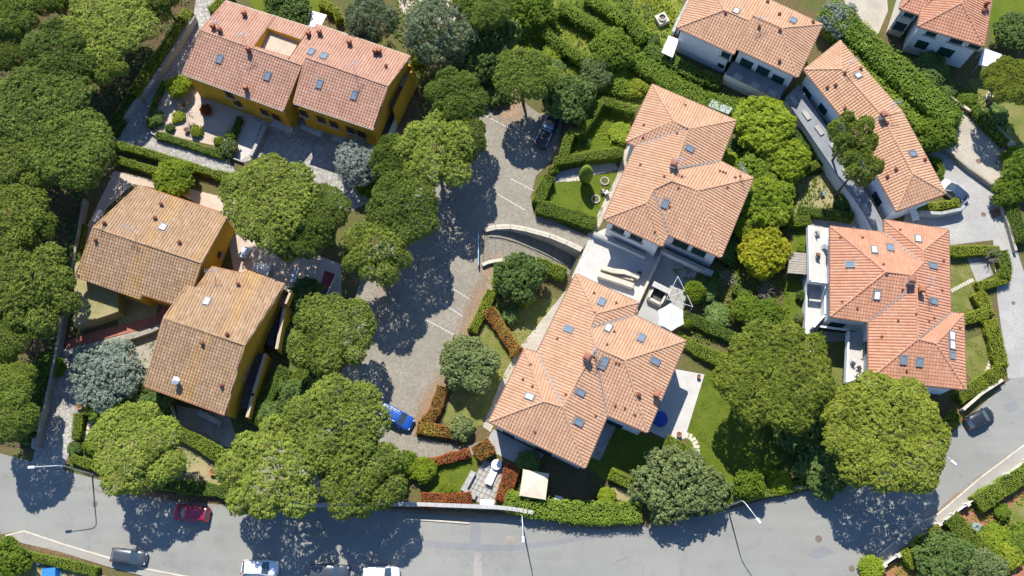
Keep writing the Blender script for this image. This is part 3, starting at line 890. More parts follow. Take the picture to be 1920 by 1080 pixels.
def hedge(label, s, wpx, h, mat='hedge', name='hedge', rough=0.035, leaf=0.12, dens=120, cat='hedge', group=None, waves=0.08):
    """clipped hedge along a pixel polyline (seen at its top), width in photo pixels"""
    P = [G(*map(float, q.split(',')), h) for q in s.split()]
    w = wpx / SC
    g = np.random.default_rng(len(label) * 31 + int(P[0].x * 7) % 97)
    # resample
    path = [P[0]]
    for a, b in zip(P, P[1:]):
        L = (b - a).length; n = max(1, int(L / 0.5))
        path += [a.lerp(b, (i + 1) / n) for i in range(n)]
    n = len(path); ctr = np.array([(p.x, p.y) for p in path])
    tan = np.zeros_like(ctr); tan[1:-1] = ctr[2:] - ctr[:-2]; tan[0] = ctr[1] - ctr[0]; tan[-1] = ctr[-1] - ctr[-2]
    tan = unit(tan); nor = np.stack([-tan[:, 1], tan[:, 0]], axis=1)
    wob = waves * np.cumsum(g.normal(size=n)) ; wob -= np.linspace(wob[0], wob[-1], n); wob = np.clip(wob, -0.15, 0.15)
    hw = np.clip(w / 2 + g.normal(size=n) * 0.05 + wob * 0.5, 0.15, None); hh = h + g.normal(size=n) * 0.05 + wob * 0.5
    o = path[n // 2].copy(); o.z = 0; oc = np.array((o.x, o.y))
    ins = 0.10
    prof = [(-1, 0.0), (-1.02, 0.45), (-0.97, 0.9), (-0.7, 1.0), (0.7, 1.0), (0.97, 0.9), (1.02, 0.45), (1, 0.0)]
    V, F = [], []
    for i in range(n):
        for (a, b) in prof:
            q = ctr[i] - oc + nor[i] * a * (hw[i] - ins); V.append((q[0], q[1], b * (hh[i] - ins)))
    m = len(prof)
    for i in range(n - 1):
        for j in range(m - 1): F.append((i * m + j, i * m + j + 1, (i + 1) * m + j + 1, (i + 1) * m + j))
    for e in (0, (n - 1) * m):
        for j in range(1, m - 2): F.append((e, e + j, e + j + 1, e + j + 2) if j % 2 else (e, e + j, e + j + 1, e + m - 1))
    L = float(np.sum(np.linalg.norm(np.diff(ctr, axis=0), axis=1)))
    # leaf layer
    def at(t):
        x = t * (n - 1); i = np.minimum(x.astype(int), n - 2); fr = (x - i)[:, None]
        lerp = lambda A: A[i] * (1 - fr) + A[i + 1] * fr
        return lerp(ctr) - oc, unit(lerp(nor)), lerp(hw[:, None])[:, 0], lerp(hh[:, None])[:, 0], unit(lerp(tan))
    pc, nc = [], []
    nt_ = int(L * w * dens)
    c, nr, a, b, tn = at(g.uniform(0, 1, nt_)); sx = g.uniform(-1, 1, nt_)
    q = c + nr * (sx * a)[:, None]; pc.append(np.column_stack([q, b - 0.10 * sx ** 4 - g.uniform(0, 0.1, nt_)])); nc.append(np.column_stack([nr * (sx ** 3 * 0.5)[:, None], np.ones(nt_)]))
    ns = int(L * h * dens * 0.75)
    for sd in (-1, 1):
        c, nr, a, b, tn = at(g.uniform(0, 1, ns)); z = g.uniform(0.02, 1, ns)
        q = c + nr * (sd * a * (1 - g.uniform(0, 0.12, ns)))[:, None]; pc.append(np.column_stack([q, z * b * 0.98])); nc.append(np.column_stack([nr * sd, 0.4 + z * 0.3]))
    ne = int(w * h * dens)
    for end, sg in ((0, -1), (n - 1, 1)):
        sx = g.uniform(-1, 1, ne); z = g.uniform(0, 1, ne)
        q = ctr[end] - oc + nor[end] * (sx * hw[end])[:, None] + tan[end] * sg * g.uniform(-0.05, 0.1, (ne, 1)); pc.append(np.column_stack([q, z * hh[end]])); nc.append(np.column_stack([np.tile(tan[end] * sg, (ne, 1)), np.full(ne, 0.4)]))
    pc = np.concatenate(pc) + g.normal(size=(sum(map(len, pc)), 3)) * rough
    nc = unit(np.concatenate(nc))
    v, f, var = blades(pc, nc, 2, leaf, leaf * 0.36, 0.85, g)
    Vc = np.array(V); Fc = np.array(F)
    vv = np.concatenate([Vc, v]); ff = np.concatenate([Fc, f + len(Vc)])
    mi = np.concatenate([np.zeros(len(Fc)), np.ones(len(f))]); va = np.concatenate([np.zeros(len(Fc)), var])
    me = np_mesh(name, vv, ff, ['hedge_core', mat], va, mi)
    ob = link(name, me, None, o)
    return tag(ob, label, cat, group)
def ground_cover(name, s, mat, dens, hmax, leaf=0.2, label=None, seed=5, scale=0.8):
    """loose low growth nobody could count, spread over an outline"""
    g = np.random.default_rng(seed); poly = np.array(pts(s, 0.2))
    lo, hi = poly.min(0), poly.max(0)
    N = int((hi[0] - lo[0]) * (hi[1] - lo[1]) * dens)
    p = g.uniform(lo, hi, (N, 2)); ins = np.zeros(N, bool)
    for i in range(len(poly)):
        x0, y0 = poly[i - 1]; x1, y1 = poly[i]
        c = ((y0 > p[:, 1]) != (y1 > p[:, 1])); ins ^= c & (p[:, 0] < (x1 - x0) * (p[:, 1] - y0) / (y1 - y0 + 1e-12) + x0)
    p = p[ins]
    f = 0.5 + 0.25 * np.sin(p[:, 0] * scale + np.cos(p[:, 1] * scale * 1.3) * 2 + seed) + 0.25 * np.sin(p[:, 1] * scale * 1.1 + np.sin(p[:, 0] * scale * 0.7) * 2.3)
    f2 = 0.5 + 0.5 * np.sin(p[:, 0] * 3.1 + seed) * np.cos(p[:, 1] * 2.7)
    f = f * 0.7 + f2 * 0.3
    keep = g.uniform(0, 1, len(p)) < np.clip((f - 0.3) * 3, 0.05, 1)
    p, f = p[keep], f[keep]
    z = hmax * np.clip(f, 0, 1) ** 1.5 * g.uniform(0.5, 1.0, len(p))
    P = np.column_stack([p, z]); o = P.mean(0); o[2] = 0
    v, fc, var = blades(P - o, np.tile([0, 0, 1.0], (len(P), 1)), 3, leaf, leaf * 0.33, 1.3, g)
    ob = link(name, np_mesh(name, v, fc, mat, var), None, tuple(o))
    if label: ob['label'] = label
    return tag(ob, kind='stuff')
def litter(name, spots, n, mat, seed):
    """fallen needles lying on the paving"""
    g = np.random.default_rng(seed); P = []
    for (px, py, rx, ry, ang) in spots:
        c = G(px, py, 0); q = g.normal(size=(n, 2)) * np.array([rx / SC, ry / SC]); a = R(ang)
        P.append(np.column_stack([c.x + q[:, 0] * math.cos(a) - q[:, 1] * math.sin(a), c.y + q[:, 0] * math.sin(a) + q[:, 1] * math.cos(a), g.uniform(0.045, 0.06, n)]))
    P = np.concatenate(P); d = g.normal(size=P.shape); d[:, 2] = 0; d = unit(d); s = np.column_stack([-d[:, 1], d[:, 0], np.zeros(len(d))])
    v = np.stack([P, P + d * 0.09 + s * 0.03, P + d * 0.18, P + d * 0.09 - s * 0.03], axis=1).reshape(-1, 3)
    me = np_mesh(name, v, np.arange(len(v)).reshape(-1, 4), mat, g.uniform(0, 1, len(P)))
    return tag(link(name, me), kind='stuff')

# ---------------------------------------------------------------- walls, posts
def wall_run(name, label, cat, s, wm, h, mat, coping=None, zpix=None, base=0.0, group=None, hs=None):
    """a free-standing wall along a pixel polyline seen at its top"""
    z = h if zpix is None else zpix
    P = [G(*map(float, q.split(',')), z) for q in s.split()]
    n = len(P); L, Rr = [], []
    for i in range(n):
        t = (P[min(i + 1, n - 1)] - P[max(i - 1, 0)]); t.z = 0; t.normalize(); m_ = Vector((-t.y, t.x, 0))
        L.append(P[i] + m_ * wm / 2); Rr.append(P[i] - m_ * wm / 2)
    c = P[n // 2].copy(); c.z = base
    root = thing(name, label, cat, c, 0, group)
    mb = MB(); poly = [(p.x, p.y) for p in L] + [(p.x, p.y) for p in reversed(Rr)]
    mb.prism(poly, base, h, 0); mb.build('masonry', mat, root)
    if coping:
        k = 0
        for i in range(n - 1):
            a, b = P[i], P[i + 1]; Ls = (b - a).length; m_ = max(1, round(Ls / 1.0)); d = (b - a); d.z = 0; e = d.normalized()
            for q in range(m_):
                p = a + d * ((q + 0.5) / m_); p.z = h + 0.04 + random.uniform(0, 0.008)
                cb = MB(); cb.box(p, (Ls / m_ - 0.02, wm + 0.1, 0.08), e); cb.build('coping_stone', coping, root)
    return root

# ================================================================ the ground
RAMP = '910,436 930,431 957,430 986,435 1030,447 1062,460 1089,473 1069,516 1040,499 1000,488 960,486 925,492 907,497'
mb = MB(); mb.prism([(-320, -160), (320, -160), (320, 420), (-320, 420)], 0, 0, 0, True, False, [pts(RAMP)])
tag(mb.build('ground', 'earth'), kind='structure')
sheet('forest_floor', '-60,-40 385,-40 362,40 210,250 160,370 112,640 66,842 -60,835', 0.006, 'forest')
sheet('road', '-120,815 0,850 90,874 177,897 267,925 330,940 453,948 727,953 800,957 960,966 1080,985 1200,985 1330,965 1440,935 1613,900 1700,860 1780,815 1830,770 1880,722 1960,660 2060,600 2060,740 1920,835 1837,897 1760,963 1718,984 1640,1047 1570,1110 1500,1200 800,1200 500,1125 370,1084 275,1066 120,1020 45,995 0,1002 -120,1020', 0.012, 'asphalt')
def road_patch(s, z=0.016, mat='patch', name='road_patch'):
    o = sheet(name, s, z, mat); return o
road_patch('785,1013 880,1019 883,978 902,979 901,1020 960,1022 1040,1013 1110,1001 1110,1010 1040,1023 960,1033 880,1032 790,1026')
road_patch('247,926 270,924 266,957 241,955')
road_patch('945,1006 967,1006 967,1018 945,1018', 0.018, 'oldwall', 'asphalt_square')
road_patch('1512,1040 1545,1022 1560,1036 1535,1050', 0.016)
road_patch('1880,760 1905,750 1912,765 1893,775', 0.016)
road_patch('890,1035 902,1035 906,1095 886,1095', 0.015, 'pavement')
sheet('road_shoulder', '15,1003 45,997 120,1022 275,1068 370,1086 345,1100 200,1062 110,1034 40,1018', 0.10, 'pavement')
sheet('pavement', '1640,1047 1718,984 1760,963 1837,897 1920,835 2060,740 2060,790 1920,868 1887,892 1813,948 1760,985 1710,1025 1657,1062 1600,1105 1570,1110', 0.10, 'pavement')
def kerb(name, s, w=0.18, h=0.12):
    P = [G(*map(float, q.split(',')), h) for q in s.split()]
    root = bpy.data.objects.new(name, None); root.location = (P[0].x, P[0].y, 0); COL.objects.link(root); tag(root, kind='structure')
    for a, b in zip(P, P[1:]):
        L = (b - a).length; n = max(1, round(L / 1.0)); e = (b - a).normalized()
        for i in range(n):
            c = a.lerp(b, (i + 0.5) / n); mb = MB(); mb.box((c.x, c.y, (h + 0.02) / 2 + random.uniform(-.01, .01)), (L / n - 0.015, w, h + 0.02), e); mb.build('kerbstone', 'stone', root)
kerb('kerb', '1640,1047 1718,984 1760,963 1837,897 1920,835 1990,787')
kerb('kerb_opposite', '10,1004 45,996 120,1021 275,1067 370,1085')
kerb('kerb_upper', '760,973 800,975 880,981')
sheet('parking', '930,185 965,180 1010,212 1055,215 1045,290 1005,330 995,370 1000,395 1060,425 1100,442 1104,452 1092,466 1062,455 1030,443 986,431 957,427 930,428 908,434 905,498 925,500 940,505 925,540 885,600 852,680 826,750 792,800 776,818 870,838 940,815 930,850 850,855 770,885 700,930 650,955 480,952 440,935 540,800 600,700 640,640 690,480 800,330 870,190', 0.020, 'setts')
sheet('flagstone_lane', '375,-40 415,-40 395,40 365,95 340,150 302,215 290,245 300,262 430,300 445,330 270,288 203,256 225,225 360,40', 0.016, 'flagstone')
sheet('driveway', '430,215 560,215 705,275 720,330 690,380 650,400 575,335 500,290 455,305 420,290', 0.022, 'flagstone')
sheet('courtyard', '310,160 395,160 480,215 455,292 425,278 300,250 285,238', 0.028, 'sand')
sheet('side_yard', '740,150 790,190 785,240 730,270 715,250', 0.024, 'redstone')
sheet('house_terrace', '425,430 520,452 640,495 640,560 560,610 530,560 440,520', 0.024, 'sand')
sheet('garden_soil', '215,320 300,340 440,375 445,420 330,360 250,345 200,390 150,520 140,470', 0.02, 'sand')
sheet('dry_lawn', '221,540 300,560 290,600 221,622', 0.026, 'dry')
mb = MB(); mb.prism(pts('140,494 150,489 221,520 222,584 138,612', 2.4), 0, 2.4); tag(mb.build('raised_lawn', 'dry'), kind='structure')
sheet('brick_ramp', '122,640 190,618 240,606 285,594 300,585 312,560 330,572 320,600 290,612 200,634 125,655', 0.05, 'brick_pave')
sheet('gravel_drive', '112,648 125,655 280,615 320,605 300,690 265,690 200,720 160,770 130,850 118,880 60,870 66,840', 0.022, 'flagstone')
sheet('shaded_gravel', '200,640 320,600 290,690 262,690', 0.026, 'gravel')
sheet('lower_garden', '165,775 200,770 195,800 290,770 330,790 415,840 430,925 300,912 180,880', 0.02, 'dry')
sheet('back_yard', '330,760 430,780 450,840 345,830', 0.026, 'gravel')
sheet('tended_lawn', '1130,190 1190,212 1168,285 1060,296 1075,262', 0.02, 'lawn')
sheet('front_lawn', '1010,330 1060,330 1165,325 1122,420 1010,390', 0.02, 'lawn')
sheet('garden_path', '1035,325 1150,300 1160,318 1060,340 1040,342', 0.026, 'conc')
sheet('side_strip', '1099,445 1110,450 1168,345 1202,225 1192,217 1156,330', 0.03, 'conc_warm')
sheet('pale_drive_strip', '466,222 490,230 470,288 452,300 438,284', 0.034, 'white_pave')
sheet('lower_strip', '1060,545 1075,552 1010,668 985,670 950,740 920,810 905,800 945,700 975,650', 0.03, 'conc_warm')
sheet('white_terrace', '1072,520 1108,440 1150,422 1250,455 1242,478 1194,585 1110,600', 0.034, 'white_pave')
sheet('grey_terrace', '1188,610 1244,470 1310,500 1290,560 1262,620 1215,640', 0.028, 'conc')
sheet('east_terrace', '1255,690 1321,702 1284,822 1262,830 1200,800', 0.032, 'white_pave')
sheet('garden_strip', '1130,790 1155,800 1125,864 1105,855', 0.03, 'conc')
sheet('long_lawn', '1285,822 1323,700 1345,660 1480,650 1480,920 1380,930 1310,880', 0.02, 'lawn')
sheet('shady_lawn', '1100,870 1150,800 1262,830 1250,870 1130,900', 0.018, 'lawn')
sheet('bare_garden', '975,880 1010,835 1100,870 1230,900 1230,950 1060,940 980,950', 0.016, 'forest')
sheet('front_terrace', '925,805 1020,852 1000,885 905,838', 0.03, 'conc')
sheet('sunny_corner', '1130,930 1150,912 1200,925 1195,945', 0.022, 'dry')
sheet('triangle_lawn', '800,880 880,850 900,860 868,930 800,930', 0.024, 'lawn')
sheet('island_lawn', '935,560 985,560 1045,560 985,660 965,690 930,790 850,810 830,790 880,640', 0.018, 'lawn_dry')
sheet('west_lawn', '1470,530 1516,520 1516,660 1470,650', 0.02, 'lawn')
sheet('corner_lawn', '1490,430 1530,425 1530,480 1480,480', 0.02, 'lawn')
sheet('fenced_yard', '1480,340 1560,320 1600,400 1500,410 1480,380', 0.02, 'dry')
sheet('east_lawn', '1783,478 1826,480 1845,540 1830,590 1783,588', 0.02, 'lawn_dry')
sheet('south_lawn', '1808,640 1860,620 1890,690 1830,720 1812,700', 0.02, 'lawn_dry')
sheet('east_patio', '1812,482 1850,480 1862,515 1832,530', 0.028, 'conc')
sheet('yard', '1520,640 1600,620 1610,720 1530,730', 0.022, 'lawn_dry')
sheet('north_lane', '1480,410 1620,405 1640,440 1530,430', 0.024, 'conc')
sheet('upper_drive', '1790,190 1845,205 1905,270 1915,340 1868,352 1765,278', 0.024, 'conc_warm')
sheet('lower_drive', '1700,230 1765,282 1868,353 1885,400 1920,510 1980,700 1890,710 1870,560 1862,450 1780,460 1690,430 1700,395 1800,385 1760,320 1740,290', 0.020, 'conc')
sheet('corner_garden', '1815,150 1960,100 1960,300 1905,270 1845,205', 0.018, 'lawn_dry')
sheet('top_lawn', '1840,-40 1960,-40 1960,80 1860,70', 0.02, 'lawn')
sheet('courtyard_slab', '1560,-60 1660,-40 1665,20 1640,80 1590,20', 0.02, 'conc_warm')
sheet('meadow', '960,-60 1300,-60 1250,110 1330,180 1190,200 1050,190 960,120', 0.014, 'meadow')
sheet('clearing', '740,-60 850,-60 860,40 800,50 750,20', 0.02, 'sand')
sheet('upper_garden', '420,-60 640,-60 600,50 480,20', 0.02, 'lawn')
sheet('roadside_garden', '-40,1030 40,1040 200,1080 170,1140 -40,1140', 0.02, 'dry')
sheet('corner_meadow', '1660,1065 1760,990 1920,872 2000,820 2000,1150 1600,1150', 0.014, 'red_earth')
sheet('corner_lawn_patch', '1850,985 1920,930 2000,900 2000,1040 1920,1020', 0.022, 'lawn_dry')

# white dashed bay lines set in the paving
def bay_line(x0, y0, x1, y1, n):
    mb = MB(); a, b = G(x0, y0, 0.03), G(x1, y1, 0.03); e = (b - a).normalized(); L = (b - a).length
    for i in range(n):
        c = a.lerp(b, (i + 0.5) / n); mb.box((c.x, c.y, 0.024), (L / n * 0.62, 0.14, 0.02), e)
    tag(mb.build('bay_line', 'paint_white'), kind='structure')
for q in ((847, 540, 882, 562, 11), (824, 566, 868, 593, 12), (800, 600, 852, 628, 13), (933, 364, 985, 394, 13), (958, 335, 1005, 360, 12), (955, 231, 1030, 279, 18), (912, 218, 960, 243, 11)): bay_line(*q)
for x, y, r in ((178, 945, .34), (1535, 1010, .4), (1844, 402, .32), (1835, 302, .36), (1597, 1066, .36), (20, 1003, .35), (1900, 568, .25)):
    mb = MB(); c = G(x, y, 0.03); mb.lathe((c.x, c.y, 0.012), [(r, 0), (r, 0.02), (r * 0.9, 0.024)], 14)
    tag(mb.build('manhole_cover', 'iron'), kind='structure')
mb = MB(); p = pts('1855,395 1872,390 1880,402 1862,410', 0.03); mb.prism(p, 0.02, 0.026); tag(mb.build('paving_patch', 'red_earth'), kind='structure')

# ramp down to the garages under the terrace: floor, retaining wall, kerb
def ramp_z(x): return -max(0.0, (x - 912) / 175.0) * 2.9
def ramp_pt(x, y, dz=0):
    z = ramp_z(x); p = G(x, y, 0); return Vector((p.x, p.y, z + dz))
up_e = [(910, 436), (930, 431), (957, 430), (986, 435), (1030, 447), (1062, 460), (1089, 473)]
lo_e = [(907, 497), (925, 492), (960, 486), (985, 487), (1025, 494), (1045, 502), (1069, 516)]
mb = MB()
for i in range(6):
    mb.face([ramp_pt(*lo_e[i]), ramp_pt(*lo_e[i + 1]), ramp_pt(*up_e[i + 1]), ramp_pt(*up_e[i])])
tag(mb.build('garage_ramp', 'setts'), kind='structure')
rw = thing('retaining_wall', 'curved stone-capped retaining wall above the sunken garage ramp', 'wall', G(1000, 440, 0))
mb = MB()
for E in (up_e, lo_e):
    for a, b in zip(E, E[1:]):
        p, q = ramp_pt(*a, -0.1), ramp_pt(*b, -0.1)
        mb.face([p, q, Vector((q.x, q.y, 0.018)), Vector((p.x, p.y, 0.018))])
mb.face([ramp_pt(1089, 473, -.1), ramp_pt(1069, 516, -.1), G(1069, 516, 0.02), G(1089, 473, 0.02)])
mb.build('wall_face', 'greywall', rw)
mb = MB()
for a, b in zip(up_e, up_e[1:]):
    A, B = G(*a, 0), G(*b, 0); d = (B - A).normalized(); n = Vector((-d.y, d.x, 0))
    mb.prism([(A + n * 0.0).to_2d()[:], (B + n * 0.0).to_2d()[:], (B + n * 0.5).to_2d()[:], (A + n * 0.5).to_2d()[:]], 0.0, 0.32)
mb.build('parapet', 'stone', rw)
k = 0
for a, b in zip(up_e, up_e[1:]):
    A, B = G(*a, 0), G(*b, 0); d = (B - A); n = Vector((-d.y, d.x, 0)).normalized(); m_ = max(1, round(d.length / 0.9))
    for i in range(m_):
        c = A + d * ((i + 0.5) / m_) + n * 0.25; cb = MB(); cb.box((c.x, c.y, 0.36 + random.uniform(0, .01)), (d.length / m_ - 0.02, 0.62, 0.08), d); cb.build('coping_stone', 'stone', rw)
mb = MB()
rail = [G(*a, 0) for a in up_e]
rail = [Vector((p.x, p.y, 0.4)) for p in rail]
for p in rail: mb.tube([p, p + Vector((0, 0, 0.75))], 0.025, 5)
for h in (0.35, 0.74): mb.tube([p + Vector((0, 0, h)) for p in rail], 0.02, 4)
mb.build('railing', 'metal', rw)
mb = MB()
ke = [(917, 443), (942, 446), (967, 453), (992, 463), (1017, 474), (1042, 487), (1066, 500)]
def on_ramp(x, y):
    z = 0
    for _ in range(4):
        p = G(x, y, z); q = None
        z = ramp_z(x)
    return G(x, y, z)
mb.tube([on_ramp(*q) + Vector((0, 0, 0.05)) for q in ke], 0.13, 6)
tag(mb.build('ramp_kerb', 'oldwall'), kind='structure')
mb = MB(); gd = [ramp_pt(1086, 478), ramp_pt(1070, 513)]
n_ = (gd[1] - gd[0]).normalized()
for i in range(6):
    c = gd[0].lerp(gd[1], (i + 0.5) / 6) + Vector((-0.12, 0.02, 1.1)); mb.box(c, (0.42, 0.05, 2.2), n_)
solo(mb, 'garage_door', 'green_metal', 'green garage door at the foot of the sunken ramp', 'door')
mb = MB(); a, b = G(897, 438, 0.9), G(897, 497, 0.9)
mb.tube([a, b], 0.07, 6); mb.tube([a - Vector((0, 0, .45)), b - Vector((0, 0, .45))], 0.05, 6)
for p in (a, b, a.lerp(b, .5)): mb.tube([(p.x, p.y, 0), p], 0.07, 6)
solo(mb, 'barrier', 'blue_metal', 'pale blue metal barrier across the top of the ramp', 'barrier')
wall_run('low_wall', 'short white stepped wall beside the top of the ramp', 'wall', '904,497 915,492 928,489 942,487', 0.3, 0.5, 'white', 'stone')

# ================================================================ the houses
def edge(H, k): return H.outline.index(k)
def zp(zoom, x, y): return (zoom[0] + x / zoom[2], zoom[1] + y / zoom[2])

Z1 = (900, 500, 2.77)
HE = make_house('villa', 'white villa with many-hipped orange roof beside the white parasol and blue cover', 6.5,
    dict(A=(500, 40), B=(820, 188), C=(797, 252), D=(1068, 385), E=(868, 860), F=(660, 770), G=(545, 1045), H=(48, 805), I=(232, 430), J=(298, 448),
         p1=(600, 245), p2=(572, 315), p3=(600, 420), p4=(752, 485), p5=(428, 728), p6=(330, 700)),
    [['A', 'B', 'p1'], ['B', 'C', 'p2', 'p1'], ['C', 'D', 'p4', 'p3', 'p2'], ['D', 'E', 'p4'], ['E', 'F', 'p3', 'p4'], ['F', 'G', 'p5', 'p3'],
     ['G', 'H', 'p6', 'p5'], ['H', 'I', 'p6'], ['I', 'J', 'p5', 'p6'], ['J', 'A', 'p1', 'p2', 'p3', 'p5']], 'white', 'tile_orange', 0.33, 0.5, Z1)
skylights(HE, [zp(Z1, *q) for q in ((630, 186), (462, 326), (665, 320), (836, 372), (908, 492), (648, 492), (518, 652), (510, 808), (260, 676))])
skylights(HE, [zp(Z1, 634, 518)], 0.7, 0.5)
chimneys(HE, [(*zp(Z1, 553, 478), 0.65, 0.9, 'white')] + [(*zp(Z1, x, y), 0.22, 0.38, 'pot') for x, y in ((592, 138), (707, 188), (597, 240), (402, 374), (697, 338), (660, 405), (262, 510), (272, 622), (223, 586), (445, 665), (600, 775), (285, 860), (703, 722), (752, 735), (804, 770), (590, 470), (606, 485), (706, 500), (722, 505))]
    + [(*zp(Z1, 822, 668), 0.4, 0.7, 'pot'), (*zp(Z1, 912, 668), 0.6, 0.9, 'brick')])
antenna(HE, *zp(Z1, 590, 455))

Z2 = (1100, 150, 3.085)
HD = make_house('villa', 'white villa with hipped orange roof between the topiary garden and the yellow tree', 5.9,
    dict(A=(380, 28), B=(862, 235), C=(770, 470), D=(962, 568), E=(775, 1025), F=(472, 893), G=(435, 960), H=(98, 805), I=(285, 382), J=(228, 357),
         p1=(500, 235), p2=(588, 284), p3=(505, 515), p4=(490, 585), p5=(645, 640), p6=(385, 635), p7=(345, 712)),
    [['A', 'B', 'p2', 'p1'], ['B', 'C', 'p3', 'p2'], ['C', 'D', 'p5', 'p4', 'p3'], ['D', 'E', 'p5'], ['E', 'F', 'p6', 'p4', 'p5'], ['F', 'G', 'p7', 'p6'],
     ['G', 'H', 'p7'], ['H', 'I', 'p2', 'p3', 'p4', 'p6', 'p7'], ['I', 'J', 'p1', 'p2'], ['J', 'A', 'p1']], 'white', 'tile_orange', 0.33, 0.5, Z2)
skylights(HD, [zp(Z2, *q) for q in ((592, 398), (455, 716))])
chimneys(HD, [(*zp(Z2, 498, 500), 0.65, 0.9, 'white')] + [(*zp(Z2, x, y), 0.22, 0.38, 'pot') for x, y in ((570, 148), (330, 262), (325, 335), (522, 310), (580, 285), (310, 492), (448, 560), (550, 562), (530, 625), (480, 735), (392, 880), (768, 528), (786, 533), (802, 540), (858, 566), (886, 560), (812, 622))])
antenna(HD, *zp(Z2, 885, 555)); antenna(HD, *zp(Z2, 520, 500))
windows(HD, [(edge(HD, 'G'), *zp(Z2, 185, 858), 1.6, 2.0), (edge(HD, 'G'), *zp(Z2, 290, 905), 1.6, 2.0), (edge(HD, 'E'), *zp(Z2, 545, 945), 2.0, 2.1), (edge(HD, 'E'), *zp(Z2, 650, 990), 1.8, 2.1)])
windows(HE, [(edge(HE, 'E'), *zp(Z1, 700, 815), 2.0, 2.0), (edge(HE, 'G'), *zp(Z1, 150, 880), 1.6, 1.6), (edge(HE, 'G'), *zp(Z1, 330, 960), 2.2, 2.0)])

Z3 = (1500, 400, 3.0)
HF = make_house('villa', 'large white villa with red hipped roof and white balconies on its left side', 6.0,
    dict(A=(170, 75), B=(475, 110), C=(472, 38), D=(833, 95), Ep=(845, 560), O=(918, 567), N=(932, 990), M=(385, 935), L=(385, 612), K=(170, 580),
         q1=(480, 330), q2=(625, 348), q3=(690, 280), q4=(690, 210), q5=(655, 400), q6=(660, 708), q7=(765, 735)),
    [['K', 'A', 'q1'], ['A', 'B', 'q3', 'q2', 'q1'], ['B', 'C', 'q4', 'q3'], ['C', 'D', 'q4'], ['D', 'Ep', 'q6', 'q5', 'q2', 'q3', 'q4'], ['Ep', 'O', 'q7', 'q6'],
     ['O', 'N', 'q7'], ['N', 'M', 'q6', 'q7'], ['M', 'L', 'q5', 'q6'], ['L', 'K', 'q1', 'q2', 'q5']], 'white', 'tile_red', 0.33, 0.5, Z3)
skylights(HF, [zp(Z3, *q) for q in ((282, 290), (416, 208), (508, 196), (662, 146), (745, 296), (748, 496), (432, 460), (580, 824), (670, 836))])
skylights(HF, [zp(Z3, 852, 800)], 0.8, 0.6)
skylights(HF, [zp(Z3, 850, 690), zp(Z3, 852, 738)], 1.1, 0.75, 'solar')
chimneys(HF, [(*zp(Z3, 612, 385), 0.65, 0.9, 'white'), (*zp(Z3, 668, 438), 0.6, 0.9, 'brick')] + [(*zp(Z3, x, y), 0.22, 0.38, 'pot') for x, y in ((225, 138), (350, 138), (468, 288), (560, 95), (805, 268), (797, 435), (652, 568), (722, 605), (550, 605), (458, 695), (235, 498), (320, 535), (486, 345), (575, 430), (597, 888), (895, 645), (752, 590))])
antenna(HF, *zp(Z3, 700, 430), 2.6)
windows(HF, [(edge(HF, 'L'), *zp(Z3, 205, 625), 1.8, 1.8), (edge(HF, 'K'), *zp(Z3, 148, 265), 1.4, 1.4), (edge(HF, 'M'), *zp(Z3, 372, 760), 1.6, 1.6)])

Z7 = (1460, 70, 3.085)
HG = make_house('villa', 'long bent white villa with orange roof beside the tall double hedge', 6.0,
    dict(A=(355, 22), Rr=(710, 428), S=(965, 903), T=(680, 1005), K=(430, 543), W=(146, 188), p1=(360, 185), p2=(605, 460), p3=(775, 790)),
    [['W', 'A', 'p1'], ['A', 'Rr', 'p2', 'p1'], ['Rr', 'S', 'p3', 'p2'], ['S', 'T', 'p3'], ['T', 'K', 'p2', 'p3'], ['K', 'W', 'p1', 'p2']], 'white', 'tile_orange', 0.33, 0.5, Z7)
skylights(HG, [zp(Z7, 455, 224), zp(Z7, 772, 676)])
chimneys(HG, [(*zp(Z7, 592, 466), 0.6, 0.9, 'white')] + [(*zp(Z7, x, y), 0.30, 0.6, 'pot') for x, y in ((380, 210), (326, 280), (278, 293), (380, 415), (472, 186), (675, 765), (625, 808), (842, 712), (622, 500))])
antenna(HG, *zp(Z7, 395, 185)); antenna(HG, *zp(Z7, 630, 440), 2.8)
eW, eT = edge(HG, 'K'), edge(HG, 'T')
windows(HG, [(eW, *zp(Z7, 165, 322), 1.6, 1.5), (eW, *zp(Z7, 258, 414), 1.4, 1.4), (eT, *zp(Z7, 572, 934), 1.7, 1.5)])

Z6 = (1230, 0, 5.4)
HH1 = make_house('villa', 'white villa with hipped orange roof and blank shaded wall at the top edge', 6.0,
    dict(A=(215, 282), B=(790, 548), TL=(480, -262), TM=(1050, 3), r1=(690, 105), r2=(935, 212)),
    [['TL', 'TM', 'r2', 'r1'], ['B', 'A', 'r1', 'r2'], ['A', 'TL', 'r1']], 'white', 'tile_orange', 0.33, 0.45, Z6)
skylights(HH1, [zp(Z6, 808, 118)])
chimneys(HH1, [(*zp(Z6, 700, 135), 0.3, 0.5, 'pot'), (*zp(Z6, 895, 385), 0.3, 0.5, 'pot')])
windows(HH1, [(edge(HH1, 'B'), *zp(Z6, 710, 552), 1.2, 1.1), (edge(HH1, 'B'), *zp(Z6, 660, 660), 0.9, 0.8)])
HH2 = make_house('villa', 'white villa with three green-shuttered windows above a flat grey porch roof', 6.3,
    dict(C=(812, 492), D=(1432, 782), E=(1682, 250), TN=(1060, -40), r1=(980, 160), r2=(1270, 287)),
    [['TN', 'E', 'r2', 'r1'], ['E', 'D', 'r2'], ['D', 'C', 'r1', 'r2']], 'white', 'tile_orange', 0.33, 0.45, Z6)
skylights(HH2, [zp(Z6, 1385, 215)])
